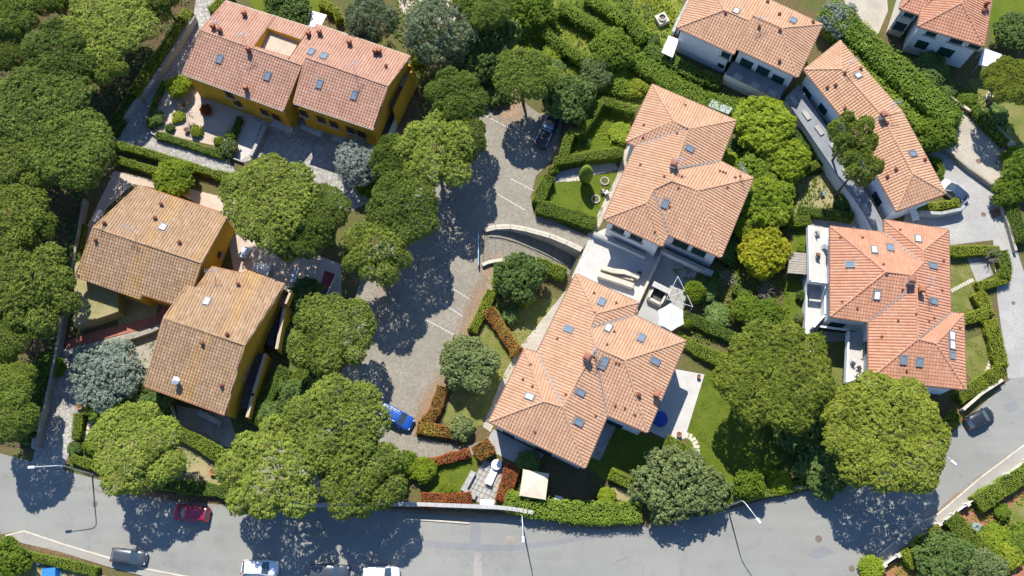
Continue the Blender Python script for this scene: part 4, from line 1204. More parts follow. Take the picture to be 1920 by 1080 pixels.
chimneys(HH2, [(*zp(Z6, x, y), 0.3, 0.6, 'pot') for x, y in ((1040, 280), (1250, 310), (1245, 625), (1245, 150), (1125, 25), (1585, 230))])
antenna(HH2, *zp(Z6, 1030, 250), 1.8)
windows(HH2, [(edge(HH2, 'D'), *zp(Z6, 918, 638), 1.7, 1.6), (edge(HH2, 'D'), *zp(Z6, 1085, 712), 1.7, 1.6), (edge(HH2, 'D'), *zp(Z6, 1235, 800), 1.6, 1.6)])

Z8 = (1600, 0, 5.4)
HI1 = make_house('villa', 'white and cream villa with red roof and dark shutters in the top right corner', 6.4,
    dict(C=(652, 268), D=(1318, 468), E=(1412, -60), W=(760, -270), p=(1095, 32), p2=(1160, -120)),
    [['W', 'E', 'p2'], ['E', 'D', 'p', 'p2'], ['D', 'C', 'p'], ['C', 'W', 'p2', 'p']], 'white', 'tile_red', 0.36, 0.35, Z8)
chimneys(HI1, [(*zp(Z8, 1330, 60), 0.5, 0.9, 'brick'), (*zp(Z8, 1310, 120), 0.4, 0.7, 'pot')])
windows(HI1, [(edge(HI1, 'D'), *zp(Z8, x, y), w, h) for x, y, w, h in ((693, 447, 1.5, 1.7), (935, 522, 1.9, 1.7), (790, 338, 1.3, 0.9), (1045, 412, 1.6, 0.9), (1230, 462, 1.4, 0.8), (840, 615, 1.3, 0.8))])
HI2 = make_house('villa', 'cream side wing with red roof beside the dark courtyard at the top edge', 6.2,
    dict(A=(470, 88), B=(668, 152), TR=(900, -230), TL=(600, -330), r1=(650, -90), r2=(820, -60)),
    [['TL', 'TR', 'r2', 'r1'], ['B', 'A', 'r1', 'r2'], ['A', 'TL', 'r1'], ['TR', 'B', 'r2']], 'cream', 'tile_red', 0.36, 0.35, Z8)
windows(HI2, [(edge(HI2, 'B'), *zp(Z8, 565, 148), 1.3, 0.9), (edge(HI2, 'B'), *zp(Z8, 472, 262), 1.5, 1.7)])

Z5 = (330, 0, 3.273)
HJ1 = make_house('ochre_house', 'ochre house with rose roof and a sunken roof terrace, left half of the pair', 6.3,
    dict(A=(305, 8), T2=(852, 180), r1=(148, 185), r2=(772, 402), C=(660, 680), B=(38, 452)),
    [['A', 'T2', 'r2', 'r1'], ['C', 'B', 'r1', 'r2']], 'yellow', 'tile_pink', 0.33, 0.3, Z5,
    hole=(0, [(565, 176), (768, 247), (702, 350), (482, 286)]), gutter='stone')
skylights(HJ1, [zp(Z5, 270, 362), zp(Z5, 563, 467)])
chimneys(HJ1, [(*zp(Z5, x, y), 0.45, 0.7, 'brick') for x, y in ((425, 98), (235, 178), (275, 200), (818, 222), (435, 555), (450, 318))])
antenna(HJ1, *zp(Z5, 268, 175), 1.8); antenna(HJ1, *zp(Z5, 440, 285), 3.0)
# sunken terrace walls and floor
mb = MB(); hp = HJ1.hole; fz = HJ1.P['A'].z + 0.05
for i in range(4):
    a, b = hp[i], hp[(i + 1) % 4]
    mb.face([(a.x, a.y, fz), (b.x, b.y, fz), (b.x, b.y, b.z + 0.12), (a.x, a.y, a.z + 0.12)])
tw = mb.build('terrace_wall', 'yellow', HJ1.root)
mb = MB(); mb.face([(p.x, p.y, fz) for p in hp]); mb.build('terrace_floor', 'sand', HJ1.root)
HJ2 = make_house('ochre_house', 'ochre house with rose roof and shuttered front, right half of the pair', 6.9,
    dict(T1=(862, 150), T2=(1437, 348), r1=(795, 354), r2=(1300, 530), C=(1215, 795), B=(722, 632)),
    [['T1', 'T2', 'r2', 'r1'], ['C', 'B', 'r1', 'r2']], 'yellow', 'tile_pink', 0.33, 0.3, Z5, gutter='stone')
skylights(HJ2, [zp(Z5, *q) for q in ((882, 516), (1095, 585), (828, 322), (908, 348))])
chimneys(HJ2, [(*zp(Z5, x, y), 0.45, 0.7, 'brick') for x, y in ((885, 212), (1068, 275), (1225, 330), (1250, 330))] + [(*zp(Z5, 1290, 412), 0.3, 0.7, 'pot')])
antenna(HJ2, *zp(Z5, 1105, 455), 2.6)
windows(HJ2, [(edge(HJ2, 'C'), *zp(Z5, x, y), 1.1, 1.5) for x, y in ((785, 692), (893, 730), (970, 760), (1072, 795), (1140, 820))], 'brown_shutter', 'yellow')
windows(HJ1, [(edge(HJ1, 'C'), *zp(Z5, x, y), 1.1, 1.5) for x, y in ((330, 578), (380, 630), (545, 685), (615, 715))], 'brown_shutter', 'yellow')

Z4 = (120, 340, 2.348)
HK = make_house('ochre_house', 'ochre house with lichen-streaked brown roof beside the forest, upper of the two', 4.9,
    dict(T1=(330, 20), T2=(722, 150), r1=(130, 203), r2=(605, 360), m=(575, 462), e4=(478, 537), e3=(346, 497), e2=(337, 520), e1=(50, 422)),
    [['T1', 'T2', 'r2', 'r1'], ['e4', 'e3', 'e2', 'e1', 'r1', 'r2', 'm']], 'yellow', 'tile_brown', 0.33, 0.3, Z4, fixed=dict(e2=-0.25, e1=-0.25), gutter='clay')
HL = make_house('ochre_house', 'ochre house with lichen-streaked brown roof beside the clipped hedge, lower of the two', 5.3,
    dict(a=(540, 460), b=(585, 468), c=(652, 378), d=(785, 408), e=(800, 388), f=(975, 456), r2=(797, 722), r1=(440, 600), G=(710, 1028), H=(355, 900)),
    [['c', 'd', 'e', 'f', 'r2', 'r1', 'a', 'b'], ['G', 'H', 'r1', 'r2']], 'yellow', 'tile_brown', 0.33, 0.3, Z4, fixed=dict(e=-0.2, f=-0.2), gutter='clay')
skylights(HK, [zp(Z4, 436, 204)], 0.75, 0.8, 'solar')
skylights(HL, [zp(Z4, 630, 530)])
chimneys(HK, [(*zp(Z4, x, y), 0.34, 0.7, 'pot') for x, y in ((432, 105), (405, 165), (512, 272), (183, 188), (143, 262))])
chimneys(HL, [(*zp(Z4, x, y), 0.34, 0.7, 'pot') for x, y in ((770, 456), (722, 676), (612, 716), (697, 902))] + [(*zp(Z4, 503, 885), 0.5, 1.0, 'pipe')])
antenna(HK, *zp(Z4, 172, 180), 2.0); antenna(HK, *zp(Z4, 318, 238), 2.6); antenna(HL, *zp(Z4, 668, 420), 2.4)
windows(HK, [(edge(HK, 'T2'), *zp(Z4, 680, 323), 0.8, 0.9)], 'brown_shutter', 'yellow')
windows(HL, [(edge(HL, 'f'), *zp(Z4, 885, 725), 0.8, 1.3)], 'brown_shutter', 'yellow')

# ================================================================ cars
def mat_paint(name, c, metal=0.2):
    m, nt, b = new_mat(name)
    nt.links.new(ramp(nt, noise(nt, 1.5), [(0.3, tuple(x * 0.92 for x in c)), (0.7, tuple(min(1, x * 1.06) for x in c))]), b.inputs['Base Color'])
    b.inputs['Metallic'].default_value = metal; b.inputs['Roughness'].default_value = 0.32
    b.inputs['Coat Weight'].default_value = 0.6; b.inputs['Coat Roughness'].default_value = 0.06
    M[name] = m
for nm, c in (('car_blue', (0.012, 0.075, 0.36)), ('car_red', (0.36, 0.012, 0.045)), ('car_grey', (0.055, 0.065, 0.078)), ('car_white', (0.74, 0.75, 0.75)),
              ('car_black', (0.022, 0.026, 0.03)), ('car_navy', (0.025, 0.045, 0.085)), ('car_steel', (0.20, 0.26, 0.30))): mat_paint(nm, c)
M['tyre'] = mat_flat('tyre_rubber', (0.018, 0.018, 0.018), 0.9)
M['car_glass'] = M['glass']
m, nt, b = new_mat('headlamp_glass'); b.inputs['Base Color'].default_value = (0.35, 0.37, 0.38, 1); b.inputs['Roughness'].default_value = 0.1; M['lamp_glass'] = m
m, nt, b = new_mat('tail_lamp_red'); b.inputs['Base Color'].default_value = (0.35, 0.01, 0.01, 1); b.inputs['Roughness'].default_value = 0.2; M['tail'] = m
def car(name, label, px, py, dx, dy, L, W, Hh, paint, style='hatch', roofpaint=None, roof_rails=False, group='cars in the streets and drives'):
    """dx,dy: picture direction of the nose"""
    c = G(px, py, 0.75); a = G(px + dx, py + dy, 0.75) - c
    root = thing(name, label, 'car' if style != 'pickup' else 'pickup truck', (c.x, c.y, 0.016), math.atan2(a.y, a.x), group)
    hl, hw = L / 2, W / 2
    belt = Hh * 0.62
    zl = 0.22
    def ob(mb, nm, mat, par=None, smooth=False):
        o = mb.build(nm, mat, None, smooth, Vector((0, 0, 0))); o.parent = par or root; return o
    hood = {'hatch': 0.27, 'wagon': 0.25, 'van': 0.17, 'pickup': 0.24}[style]
    xs0 = hl - L * hood                       # windscreen base
    st = [(-hl, 0.72, belt * 0.80, .12), (-hl + .10, 0.90, belt * 0.95, .04), (-hl + .35, 0.98, belt, 0), (-L * .2, 1.0, belt, 0), (0, 1.0, belt, 0), (xs0 - .2, 1.0, belt, 0), (xs0, 0.99, belt * 0.985, 0),
          (hl - L * hood * .5, 0.97, belt * 0.93, 0), (hl - .30, 0.93, belt * 0.84, .02), (hl - .10, 0.82, belt * 0.74, .06), (hl, 0.62, belt * 0.62, .14)]
    mb = MB(); rows = []
    for (x, k, zt, lift) in st:
        w = hw * k; z0 = zl + lift
        sec = [(0, zt), (.55 * w, zt - .012), (.86 * w, zt - .05), (.97 * w, zt - .13), (w, (zt + z0) / 2), (.97 * w, z0 + .06), (.9 * w, z0)]
        full = [(x, y, z) for y, z in sec] + [(x, -y, z) for y, z in reversed(sec[1:])]
        rows.append(len(mb.v)); mb.v += full
    n = 13
    for i in range(len(rows) - 1):
        for j in range(n):
            q = (j + 1) % n
            mb.f.append((rows[i] + j, rows[i + 1] + j, rows[i + 1] + q, rows[i] + q)); mb.m.append(0)
    for r_, rev in ((rows[0], False), (rows[-1], True)):
        f = tuple(r_ + j for j in range(n)); mb.f.append(f[::-1] if rev else f); mb.m.append(0)
    ob(mb, 'body', paint, None, True)
    # cabin
    rake = 0.62 if style != 'van' else 0.4
    if style == 'pickup': cb0, ct0 = -0.25, -0.12
    elif style in ('wagon', 'van'): cb0, ct0 = -hl + .12, -hl + .30
    else: cb0, ct0 = -hl + .18, -hl + .55
    cf0, cf1 = xs0 + .05, xs0 - rake
    bw, tw = hw * .93, hw * .74
    zb, zt = belt - .03, Hh
    B = [(cb0, -bw * .95, zb), (cf0, -bw * .92, zb), (cf0, bw * .92, zb), (cb0, bw * .95, zb)]
    T = [(ct0, -tw, zt - .04), (cf1, -tw, zt - .03), (cf1, tw, zt - .03), (ct0, tw, zt - .04)]
    cowl = (cf0 + .12, 0, zb); 
    mb = MB(); mb.face([B[1], (cf0 + .10, 0, zb), B[2], T[2], (cf1 + .04, 0, zt - .01), T[1]]); ob(mb, 'windscreen', 'glass')
    mb = MB(); mb.face([B[3], (cb0 - .04, 0, zb), B[0], T[0], (ct0, 0, zt - .02), T[3]]); ob(mb, 'rear_window', 'glass')
    for sgn, (b0, b1, t1, t0) in ((-1, (B[0], B[1], T[1], T[0])), (1, (B[3], B[2], T[2], T[3]))):
        mb = MB(); mb.face([b0, b1, t1, t0] if sgn < 0 else [b1, b0, t0, t1]); ob(mb, 'side_window', 'glass')
    mb = MB()
    nx = 7
    for i in range(nx + 1):
        x = ct0 - .03 + (cf1 + .05 - ct0 + .03) * i / nx; cr = .045 * math.sin(math.pi * i / nx) ** .6
        for y, z in ((-1.04, -.06), (-.9, -.005), (-.45, .015), (0, .02), (.45, .015), (.9, -.005), (1.04, -.06)):
            mb.v.append((x, y * tw, zt + z + cr - .03))
    for i in range(nx):
        for j in range(6):
            k = i * 7 + j; mb.f.append((k, k + 7, k + 8, k + 1)); mb.m.append(0)
    ob(mb, 'roof', roofpaint or paint, None, True)
    mb = MB()
    for s_ in (-1, 1):
        for p, q in ((B[1], T[1]), (B[0], T[0])):
            mb.tube([(p[0], abs(p[1]) * s_, p[2]), (q[0], abs(q[1]) * s_, q[2])], .05, 5)
        mid = ((cb0 + cf0) / 2 - .1, bw * .96 * s_, zb), ((ct0 + cf1) / 2 - .05, tw * 1.01 * s_, zt - .04); mb.tube(mid, .04, 5)
    tag(ob(mb, 'window_pillars', paint), kind='stuff')
    if roof_rails:
        for s_ in (-1, 1):
            mb = MB(); mb.tube([(ct0 + .1, tw * .93 * s_, zt), (ct0 + .2, tw * .95 * s_, zt + .09), (cf1 - .2, tw * .95 * s_, zt + .09), (cf1 - .1, tw * .93 * s_, zt + .02)], .028, 5); ob(mb, 'roof_rail', 'metal')
    for x in (-hl + L * .19, hl - L * .185):
        for s_ in (-1, 1):
            mb = MB(); mb.tube([(x, s_ * (hw - .20), .31), (x, s_ * (hw - .02), .31)], .31, 14); w_ = ob(mb, 'wheel', 'tyre')
            mb = MB(); mb.tube([(x, s_ * (hw - .03), .31), (x, s_ * (hw + .005), .31)], .19, 10); ob(mb, 'rim', 'metal', w_)
    for s_ in (-1, 1):
        mb = MB(); mb.box((hl - .17, s_ * hw * .60, belt * .70), (.22, hw * .30, .10), (1, -s_ * .3, 0), (0.3, 0, 1)); ob(mb, 'headlight', 'lamp_glass')
        mb = MB(); mb.box((-hl + .06, s_ * hw * .74, belt * .80), (.10, hw * .22, .24), (1, s_ * .2, 0)); ob(mb, 'tail_light', 'tail')
        mb = MB(); mb.box((xs0 - .18, s_ * (hw + .06), belt + .06), (.12, .17, .13), (1, s_ * .1, 0), taper=.8); ob(mb, 'mirror', paint)
    mb = MB(); mb.box((hl - .02, 0, .42), (.06, .5, .11)); ob(mb, 'number_plate', 'plastic_white')
    if style == 'pickup':
        mb = MB(); mb.box((-hl * .55 - .1, 0, belt + .005), (hl * .78, hw * 1.5, .02)); ob(mb, 'load_bed', 'dark_metal')
        for s_ in (-1, 1):
            mb = MB(); mb.tube([(-hl + .1, s_ * hw * .86, belt + .12), (-.35, s_ * hw * .86, belt + .16)], .05, 6); ob(mb, 'bed_rail', 'metal')
        mb = MB(); mb.tube([(-.42, -hw * .8, belt), (-.42, -hw * .72, Hh + .06), (-.42, hw * .72, Hh + .06), (-.42, hw * .8, belt)], .045, 6); ob(mb, 'roll_bar', 'metal')
    return root
car('parked_car', 'bright blue estate car on the paved forecourt beside red hedge', 742, 781, 0.87, 0.46, 4.5, 1.85, 1.5, 'car_blue', 'wagon', None, True)
car('parked_car', 'crimson hatchback half in tree shade on the road', 358, 962, -1, -0.10, 4.3, 1.8, 1.55, 'car_red', 'wagon')
car('parked_car', 'grey hatchback by the kerb, leftmost car on the road', 241, 1044, 1, 0.13, 4.1, 1.75, 1.47, 'car_grey', 'hatch')
car('parked_car', 'white hatchback at bottom edge, left of the grey estate', 487, 1065, 1, 0.03, 4.2, 1.8, 1.5, 'car_white', 'hatch')
car('parked_car', 'dark grey estate between two white cars at bottom edge', 617, 1073, 1, 0.02, 4.5, 1.82, 1.5, 'car_grey', 'wagon', None, True)
car('parked_car', 'white car at bottom edge, right of the grey estate', 714, 1077, 1, 0.02, 4.3, 1.8, 1.5, 'car_white', 'wagon')
car('parked_car', 'black car by the clipped hedge on the right road bend', 1837, 784, 0.85, -0.42, 3.7, 1.7, 1.5, 'car_black', 'hatch')
car('parked_car', 'white car with dark roof on the concrete drive', 1788, 359, -0.66, -0.55, 4.0, 1.75, 1.5, 'car_white', 'hatch', 'car_navy')
car('parked_truck', 'dark blue pickup under the pine in the paved parking', 1026, 245, 0.42, -0.9, 4.9, 1.85, 1.7, 'car_navy', 'pickup', 'car_steel')

# ================================================================ street lamps
def street_lamp(label, bend, head, h=8.6, base=None):
    hp = G(*head, h); bp = G(*bend, h - 0.5)
    root = thing('street_lamp', label, 'street lamp', (bp.x, bp.y, 0), 0, 'street lamps along the road')
    b0 = Vector((bp.x, bp.y, 0)); d = Vector((hp.x - bp.x, hp.y - bp.y, 0)); e = d.normalized()
    mb = MB(); mb.tube([b0, b0 + Vector((0, 0, 4)), b0 + Vector((0, 0, h - 1.0))], [0.10, 0.08, 0.06], 8); mb.build('post', 'metal', root)
    mb = MB(); t = b0 + Vector((0, 0, h - 1.0)); tip = Vector((hp.x, hp.y, h))
    mb.tube([t, t + Vector((0, 0, .5)) + e * .12, t + Vector((0, 0, .8)) + e * .5, t.lerp(tip, .5) + Vector((0, 0, .42)), tip - e * 0.3], [.06, .055, .05, .05, .045], 6); mb.build('arm', 'metal', root)
    mb = MB(); mb.box(tip, (.75, .3, .13), e, taper=.75); hd = mb.build('lamp_head', 'lamp_white', root)
    mb = MB(); mb.box(tip - Vector((0, 0, .09)), (.5, .2, .05), e); mb.build('lens', 'lamp_glass', hd)
    mb = MB(); mb.lathe(b0, [(.2, 0), (.2, .08), (.12, .12)], 10); mb.build('base_plate', 'metal', root)
street_lamp('white street lamp reaching left over the road by the drive entrance', (118, 873), (58, 876))
street_lamp('street lamp over the road below the green hedge and beige canopy', (979, 966), (981, 1012))
street_lamp('street lamp below the olive-green tree at the road bend', (1392, 938), (1423, 977))
street_lamp('street lamp partly hidden by the rightmost big pine', (1752, 838), (1789, 868))

# ================================================================ boundary walls and fences
wall_run('lane_wall', 'grey rendered wall along the flagstone lane beside the forest', 'wall', '364,30 330,85 280,160 207,248', 0.3, 1.3, 'greywall', 'conc')
wall_run('boundary_wall', 'dark weathered wall along the forest edge beside the brown-roofed house', 'wall', '157,372 140,470 125,560 108,640 92,720 66,838', 0.3, 1.4, 'oldwall')
wall_run('gate_pier', 'pale gate pier beside the flagstone drive at the road', 'pier', '64,822 63,840', 0.55, 1.2, 'conc')
wall_run('road_wall', 'long low retaining wall with coping along the road below the red hedges', 'wall', '480,944 600,947 727,944 800,946 930,951 960,954 1000,961', 0.35, 1.9, 'oldwall', 'greywall')
wall_run('bend_wall', 'low wall along the road bend below the big pines', 'wall', '1330,955 1440,925 1540,906 1613,897', 0.3, 0.9, 'oldwall', 'oldwall')
wall_run('street_wall', 'white wall at the road corner by the black car', 'wall', '1806,768 1840,738 1880,712', 0.25, 1.1, 'white', 'stone')
wall_run('drive_wall', 'thin dark wall between the beige drive and the grey drive', 'wall', '1720,232 1768,274 1815,313 1864,348', 0.22, 0.9, 'oldwall')
wall_run('garden_wall', 'stone wall along the garden edge of the beige drive', 'wall', '1700,120 1770,175 1835,218 1895,275', 0.25, 0.7, 'brick_pave', 'stone')
wall_run('drive_wall', 'low grey wall along the right side of the concrete drive', 'wall', '1868,350 1880,385 1893,425 1905,470', 0.25, 0.8, 'greywall', 'conc_warm')
wall_run('ramp_wall', 'curved pale parapet beside the brick ramp of the brown-roofed houses', 'wall', '122,662 190,643 250,631 290,617 312,602 325,582', 0.45, 1.0, 'oldwall', 'oldwall')
wall_run('garden_wall', 'short wall stub in the dry grass beside the brown-roofed house', 'wall', '143,560 160,570 160,598', 0.35, 0.9, 'oldwall')
wall_run('lane_fence_wall', 'low wall at the edge of the planted courtyard', 'wall', '275,235 285,250 300,256 420,290 455,303', 0.15, 0.5, 'greywall')
wall_run('driveway_wall', 'grey wall beside the garage driveway of the ochre pair', 'wall', '497,235 485,262 470,292', 0.3, 0.9, 'greywall', 'conc')
wall_run('yard_wall', 'short wall with sunlit face by the lower ochre house yard', 'wall', '319,760 333,795 335,802', 0.2, 1.0, 'sand')

def rail_fence(label, s):
    P = [G(*map(float, q.split(',')), 0.9) for q in s.split()]
    root = thing('fence', label, 'fence', (P[0].x, P[0].y, 0))
    for a, b in zip(P, P[1:]):
        e = (b - a).normalized(); L = (b - a).length; n = max(1, round(L / 2.4)); c = (a + b) / 2
        mb = MB(); mb.box((c.x, c.y, .3), (L, .22, .6), e); mb.build('plinth', 'stone', root)
        for i in range(n):
            p = a + (b - a) * (i / n); mb = MB(); mb.box((p.x, p.y, .65), (.36, .36, 1.3), e, taper=.94); o = mb.build('pillar', 'white', root)
            mb = MB(); mb.box((p.x, p.y, 1.33), (.46, .46, .08), e); mb.build('cap', 'stone', o)
        for z in (.8, 1.0, 1.18):
            for i in range(n):
                p = a + (b - a) * ((i + .5) / n); mb = MB(); mb.box((p.x, p.y, z), (L / n - .38, .07, .09), e); mb.build('rail', 'plastic_white', root)
rail_fence('white pillar and rail fence along the pavement in the lower right', '1657,1060 1710,1023 1760,983 1813,946 1887,890 1925,863 1990,815')

# ================================================================ between the two white villas
wall_run('terrace_parapet', 'pale parapet across the white terrace below the upper villa', 'wall', '1113,437 1160,457 1211,480', 0.3, 1.0, 'white', 'conc')
wall_run('terrace_parapet', 'long pale balcony parapet below the right half of the upper villa', 'wall', '1242,468 1290,490 1337,512', 0.35, 1.4, 'white', 'conc')
wall_run('terrace_edge', 'narrow wall dividing the white terrace from the grey one', 'wall', '1248,455 1226,505 1196,568', 0.2, 0.9, 'cream', 'stone')
def stair_parapet(label, s, h):
    wall_run('stair_parapet', label, 'parapet', s, 0.5, h, 'stone', 'stone', group='cream stone stair parapets')
stair_parapet('upper cream stone parapet of the terrace stairwell', '1128,501 1150,508 1172,510 1199,519', 1.0)
stair_parapet('lower cream stone parapet of the terrace stairwell', '1122,514 1150,523 1188,536', 1.0)
mb = MB()
for i in range(8):
    t = i / 8; a = G(1126 + 62 * t, 507 + 18 * t, 0); b = G(1126 + 62 * (t + .12), 507 + 18 * (t + .12), 0); e = (b - a).normalized(); c = (a + b) / 2
    mb.box((c.x, c.y, .05 + .05 * i), ((b - a).length, .7, .1 + .1 * i), e)
solo(mb, 'steps', 'sand', 'stone steps between the two stairwell parapets', 'steps')
root = thing('barbecue', 'square stone barbecue with grey shelter roof on the grey terrace', 'barbecue', G(1232, 556, 0))
c = G(1232, 556, 0); e = (G(1240, 560, 0) - c).normalized(); f = Vector((-e.y, e.x, 0))
for s_, nm in ((-1, 'wall'), (1, 'wall')):
    mb = MB(); mb.box(c + e * s_ * .85 + Vector((0, 0, .6)), (.25, 1.9, 1.2), e); mb.build(nm, 'stone', root)
mb = MB(); mb.box(c - f * .95 + Vector((0, 0, .5)), (1.9, .3, 1.0), e); mb.build('wall', 'stone', root)
mb = MB(); mb.box(c + f * .75 + Vector((0, 0, 1.55)), (2.3, .75, .12), e, Vector((0, 0, 1)) + f * .2); mb.build('shelter_roof', 'greywall', root)
mb = MB(); mb.box(c + f * 1.0 + Vector((0, 0, .75)), (1.9, .25, 1.5), e); mb.build('wall', 'stone', root)
mb = MB(); mb.box(c + Vector((0, 0, .35)), (1.4, 1.5, .5), e); mb.build('hearth', 'dark_metal', root)
# parasol
def parasol(label, px, py, rpx, h, mat, n=6, drop=.75):
    c = G(px, py, h); r = rpx / SC
    root = thing('parasol', label, 'parasol', (c.x, c.y, 0))
    mb = MB(); top = Vector((c.x, c.y, h + .1))
    rim = [Vector((c.x + r * math.cos(2 * math.pi * (i + .5) / n), c.y + r * math.sin(2 * math.pi * (i + .5) / n), h - drop)) for i in range(n)]
    for i in range(n):
        a, b = rim[i], rim[(i + 1) % n]; m_ = (a + b) / 2 * .97 + c * .03; m_.z = a.z + .03
        mb.face([a, m_, top]); mb.face([m_, b, top]); mb.face([a, a - Vector((0, 0, .18)), m_ - Vector((0, 0, .18)), m_]); mb.face([m_, m_ - Vector((0, 0, .18)), b - Vector((0, 0, .18)), b])
    mb.build('canopy', mat, root)
    mb = MB(); mb.tube([(c.x, c.y, 0), (c.x, c.y, h + .25)], .035, 6); mb.build('pole', 'metal', root)
    for p in rim:
        mb = MB(); mb.tube([top - Vector((0, 0, .06)), p - Vector((0, 0, .03))], .015, 4); mb.build('rib', 'metal', root)
    mb = MB(); mb.lathe((c.x, c.y, 0.03), [(.35, 0), (.33, .1), (.08, .16)], 10); mb.build('base', 'conc', root)
parasol('large white six-sided parasol beside the villa terrace', 1259, 593, 27, 2.7, 'cloth_white', 6, .4)
# bare pergola frame
root = thing('pergola', 'white metal pergola frame beside the parasol', 'pergola', G(1270, 550, 0))
Q = [G(x, y, 2.3) for x, y in ((1271, 518), (1299, 575), (1285, 572), (1250, 560))]
ct = G(1283, 545, 2.4)
for p in Q:
    mb = MB(); mb.tube([(p.x, p.y, 0), p], .03, 6); mb.build('post', 'plastic_white', root)
for a, b in ((Q[0], Q[3]), (Q[3], Q[1]), (Q[0], Q[1]), (G(1262, 540, 2.3), ct), (G(1258, 556, 2.3), ct)):
    mb = MB(); mb.tube([a, b], .028, 6); mb.build('beam', 'plastic_white', root)
# furniture
def chair(label, px, py, rz, mat, group='garden chairs', z=0.035):
    p = G(px, py, z + .4); root = thing('garden_chair', label, 'chair', (p.x, p.y, z), rz, group)
    def ob(mb, nm, mt=mat): o = mb.build(nm, mt, None, False, Vector((0, 0, 0))); o.parent = root
    mb = MB(); mb.box((0, 0, .44), (.5, .5, .05)); ob(mb, 'seat')
    mb = MB(); mb.box((-.24, 0, .70), (.05, .48, .5), (1, 0, -.1)); ob(mb, 'backrest')
    for x in (-.22, .22):
        for y in (-.22, .22):
            mb = MB(); mb.box((x, y, .21), (.045, .045, .42)); ob(mb, 'leg')
def table(label, px, py, r, mat, rect=None, rz=0, h=.74):
    p = G(px, py, h); root = thing('garden_table', label, 'table', (p.x, p.y, 0.035), rz)
    def ob(mb, nm, mt=mat): o = mb.build(nm, mt, None, False, Vector((0, 0, 0))); o.parent = root
    mb = MB()
    if rect: mb.box((0, 0, h - .03), (rect[0], rect[1], .06), taper=.97)
    else: mb.lathe((0, 0, h - .06), [(r * .96, 0), (r, .02), (r, .05), (r * .97, .06)], 20)
    ob(mb, 'table_top')
    if rect:
        for x in (-1, 1):
            for y in (-1, 1): mb = MB(); mb.box((x * (rect[0] / 2 - .1), y * (rect[1] / 2 - .1), h / 2 - .03), (.06, .06, h - .06)); ob(mb, 'leg')
    else:
        mb = MB(); mb.tube([(0, 0, 0), (0, 0, h - .06)], .06, 8); ob(mb, 'pedestal'); mb = MB(); mb.lathe((0, 0, 0), [(r * .5, 0), (r * .45, .05), (.06, .1)], 12); ob(mb, 'foot')
table('white round table on the slab patio by red hedge', 931, 871, .62, 'plastic_white')
def lounger(label, px, py, rz, mat, L=1.9, W=.7, group='sun loungers'):
    p = G(px, py, .35); root = thing('sun_lounger', label, 'sun lounger', (p.x, p.y, 0.03), rz, group)
    def ob(mb, nm, mt=mat): o = mb.build(nm, mt, None, False, Vector((0, 0, 0))); o.parent = root
    mb = MB(); mb.box((.2, 0, .33), (L * .72, W, .1), taper=.96); ob(mb, 'mattress')
    mb = MB(); mb.box((-L * .36, 0, .47), (L * .36, W, .1), (1, 0, -.45)); ob(mb, 'backrest')
    mb = MB(); mb.box((0, 0, .25), (L, W * .94, .05)); ob(mb, 'frame', 'plastic_white')
    for x in (-.4, .4):
        for y in (-.4, .4): mb = MB(); mb.box((x * L, y * W, .12), (.06, .06, .24)); ob(mb, 'leg', 'plastic_white')
lounger('white lounger beside the round table on the slab patio', 922, 893, 1.15, 'plastic_white', 2.0, .85)
lounger('blue and white lounger on the terrace next to the brown roof edge', 490, 504, 2.8, 'cloth_blue', 2.3, 1.2)
lounger('faded blue lounger standing across the shaded terrace', 552, 518, 1.5, 'cloth_blue', 1.8, .7)
lounger('blue lounger in deep shade under the dark shrub', 571, 534, 2.9, 'tarp_blue', 1.5, .7)
lounger('blue-grey lounger against the ochre gable wall', 459, 473, 1.2, 'cloth_blue', 1.5, 1.1)
root = thing('carport', 'dark red sheet canopy at the corner of the shaded terrace', 'canopy', G(614, 527, 0))
Q = [G(x, y, 2.3) for x, y in ((609, 507), (630, 514), (613, 551), (598, 546))]
mb = MB()
for i in range(9):
    t0, t1 = i / 9, (i + 1) / 9
    a0, a1, b0, b1 = Q[0].lerp(Q[3], t0), Q[0].lerp(Q[3], t1), Q[1].lerp(Q[2], t0), Q[1].lerp(Q[2], t1); m0, m1 = (a0 + a1) / 2 + Vector((0, 0, .08)), (b0 + b1) / 2 + Vector((0, 0, .08))
    mb.face([a0, m0, m1, b0]); mb.face([m0, a1, b1, m1])
mb.build('roof_sheet', 'wine', root)
for p in Q: mb = MB(); mb.tube([(p.x, p.y, 0), p], .05, 6); mb.build('post', 'metal', root)
mb = MB(); mb.tube([Q[1], Q[2]], .06, 6); mb.build('edge_rail', 'metal', root)
# slab patio
root = bpy.data.objects.new('patio', None); root.location = G(905, 905, 0); COL.objects.link(root); tag(root, kind='structure')
o_ = G(869, 930, 0); u_ = (G(908, 862, 0) - o_); v_ = (G(912, 949, 0) - o_); sh = None
nu, nv = 8, 7
for i in range(nu):
    for j in range(nv):
        c = o_ + u_ * ((i + .5) / nu) + v_ * ((j + .5) / nv) * 1.25; mb = MB(); mb.box((c.x, c.y, .03 + random.uniform(0, .012)), (u_.length / nu - .05, v_.length * 1.25 / nv - .05, .06), u_); mb.build('paving_slab', 'conc' if (i * 5 + j * 3) % 7 else 'conc_warm', root)
def bench(label, s, h=.5):
    wall_run('bench', label, 'bench', s, .55, h, 'greywall', 'conc', group='low masonry benches')
bench('long masonry bench on the left of the slab patio', '888,884 868,921')
bench('short white masonry bench at the lower edge of the slab patio', '872,922 892,932')
wall_run('patio_step', 'white step block at the foot of the slab patio', 'step', '900,944 926,946', 1.0, .25, 'white')
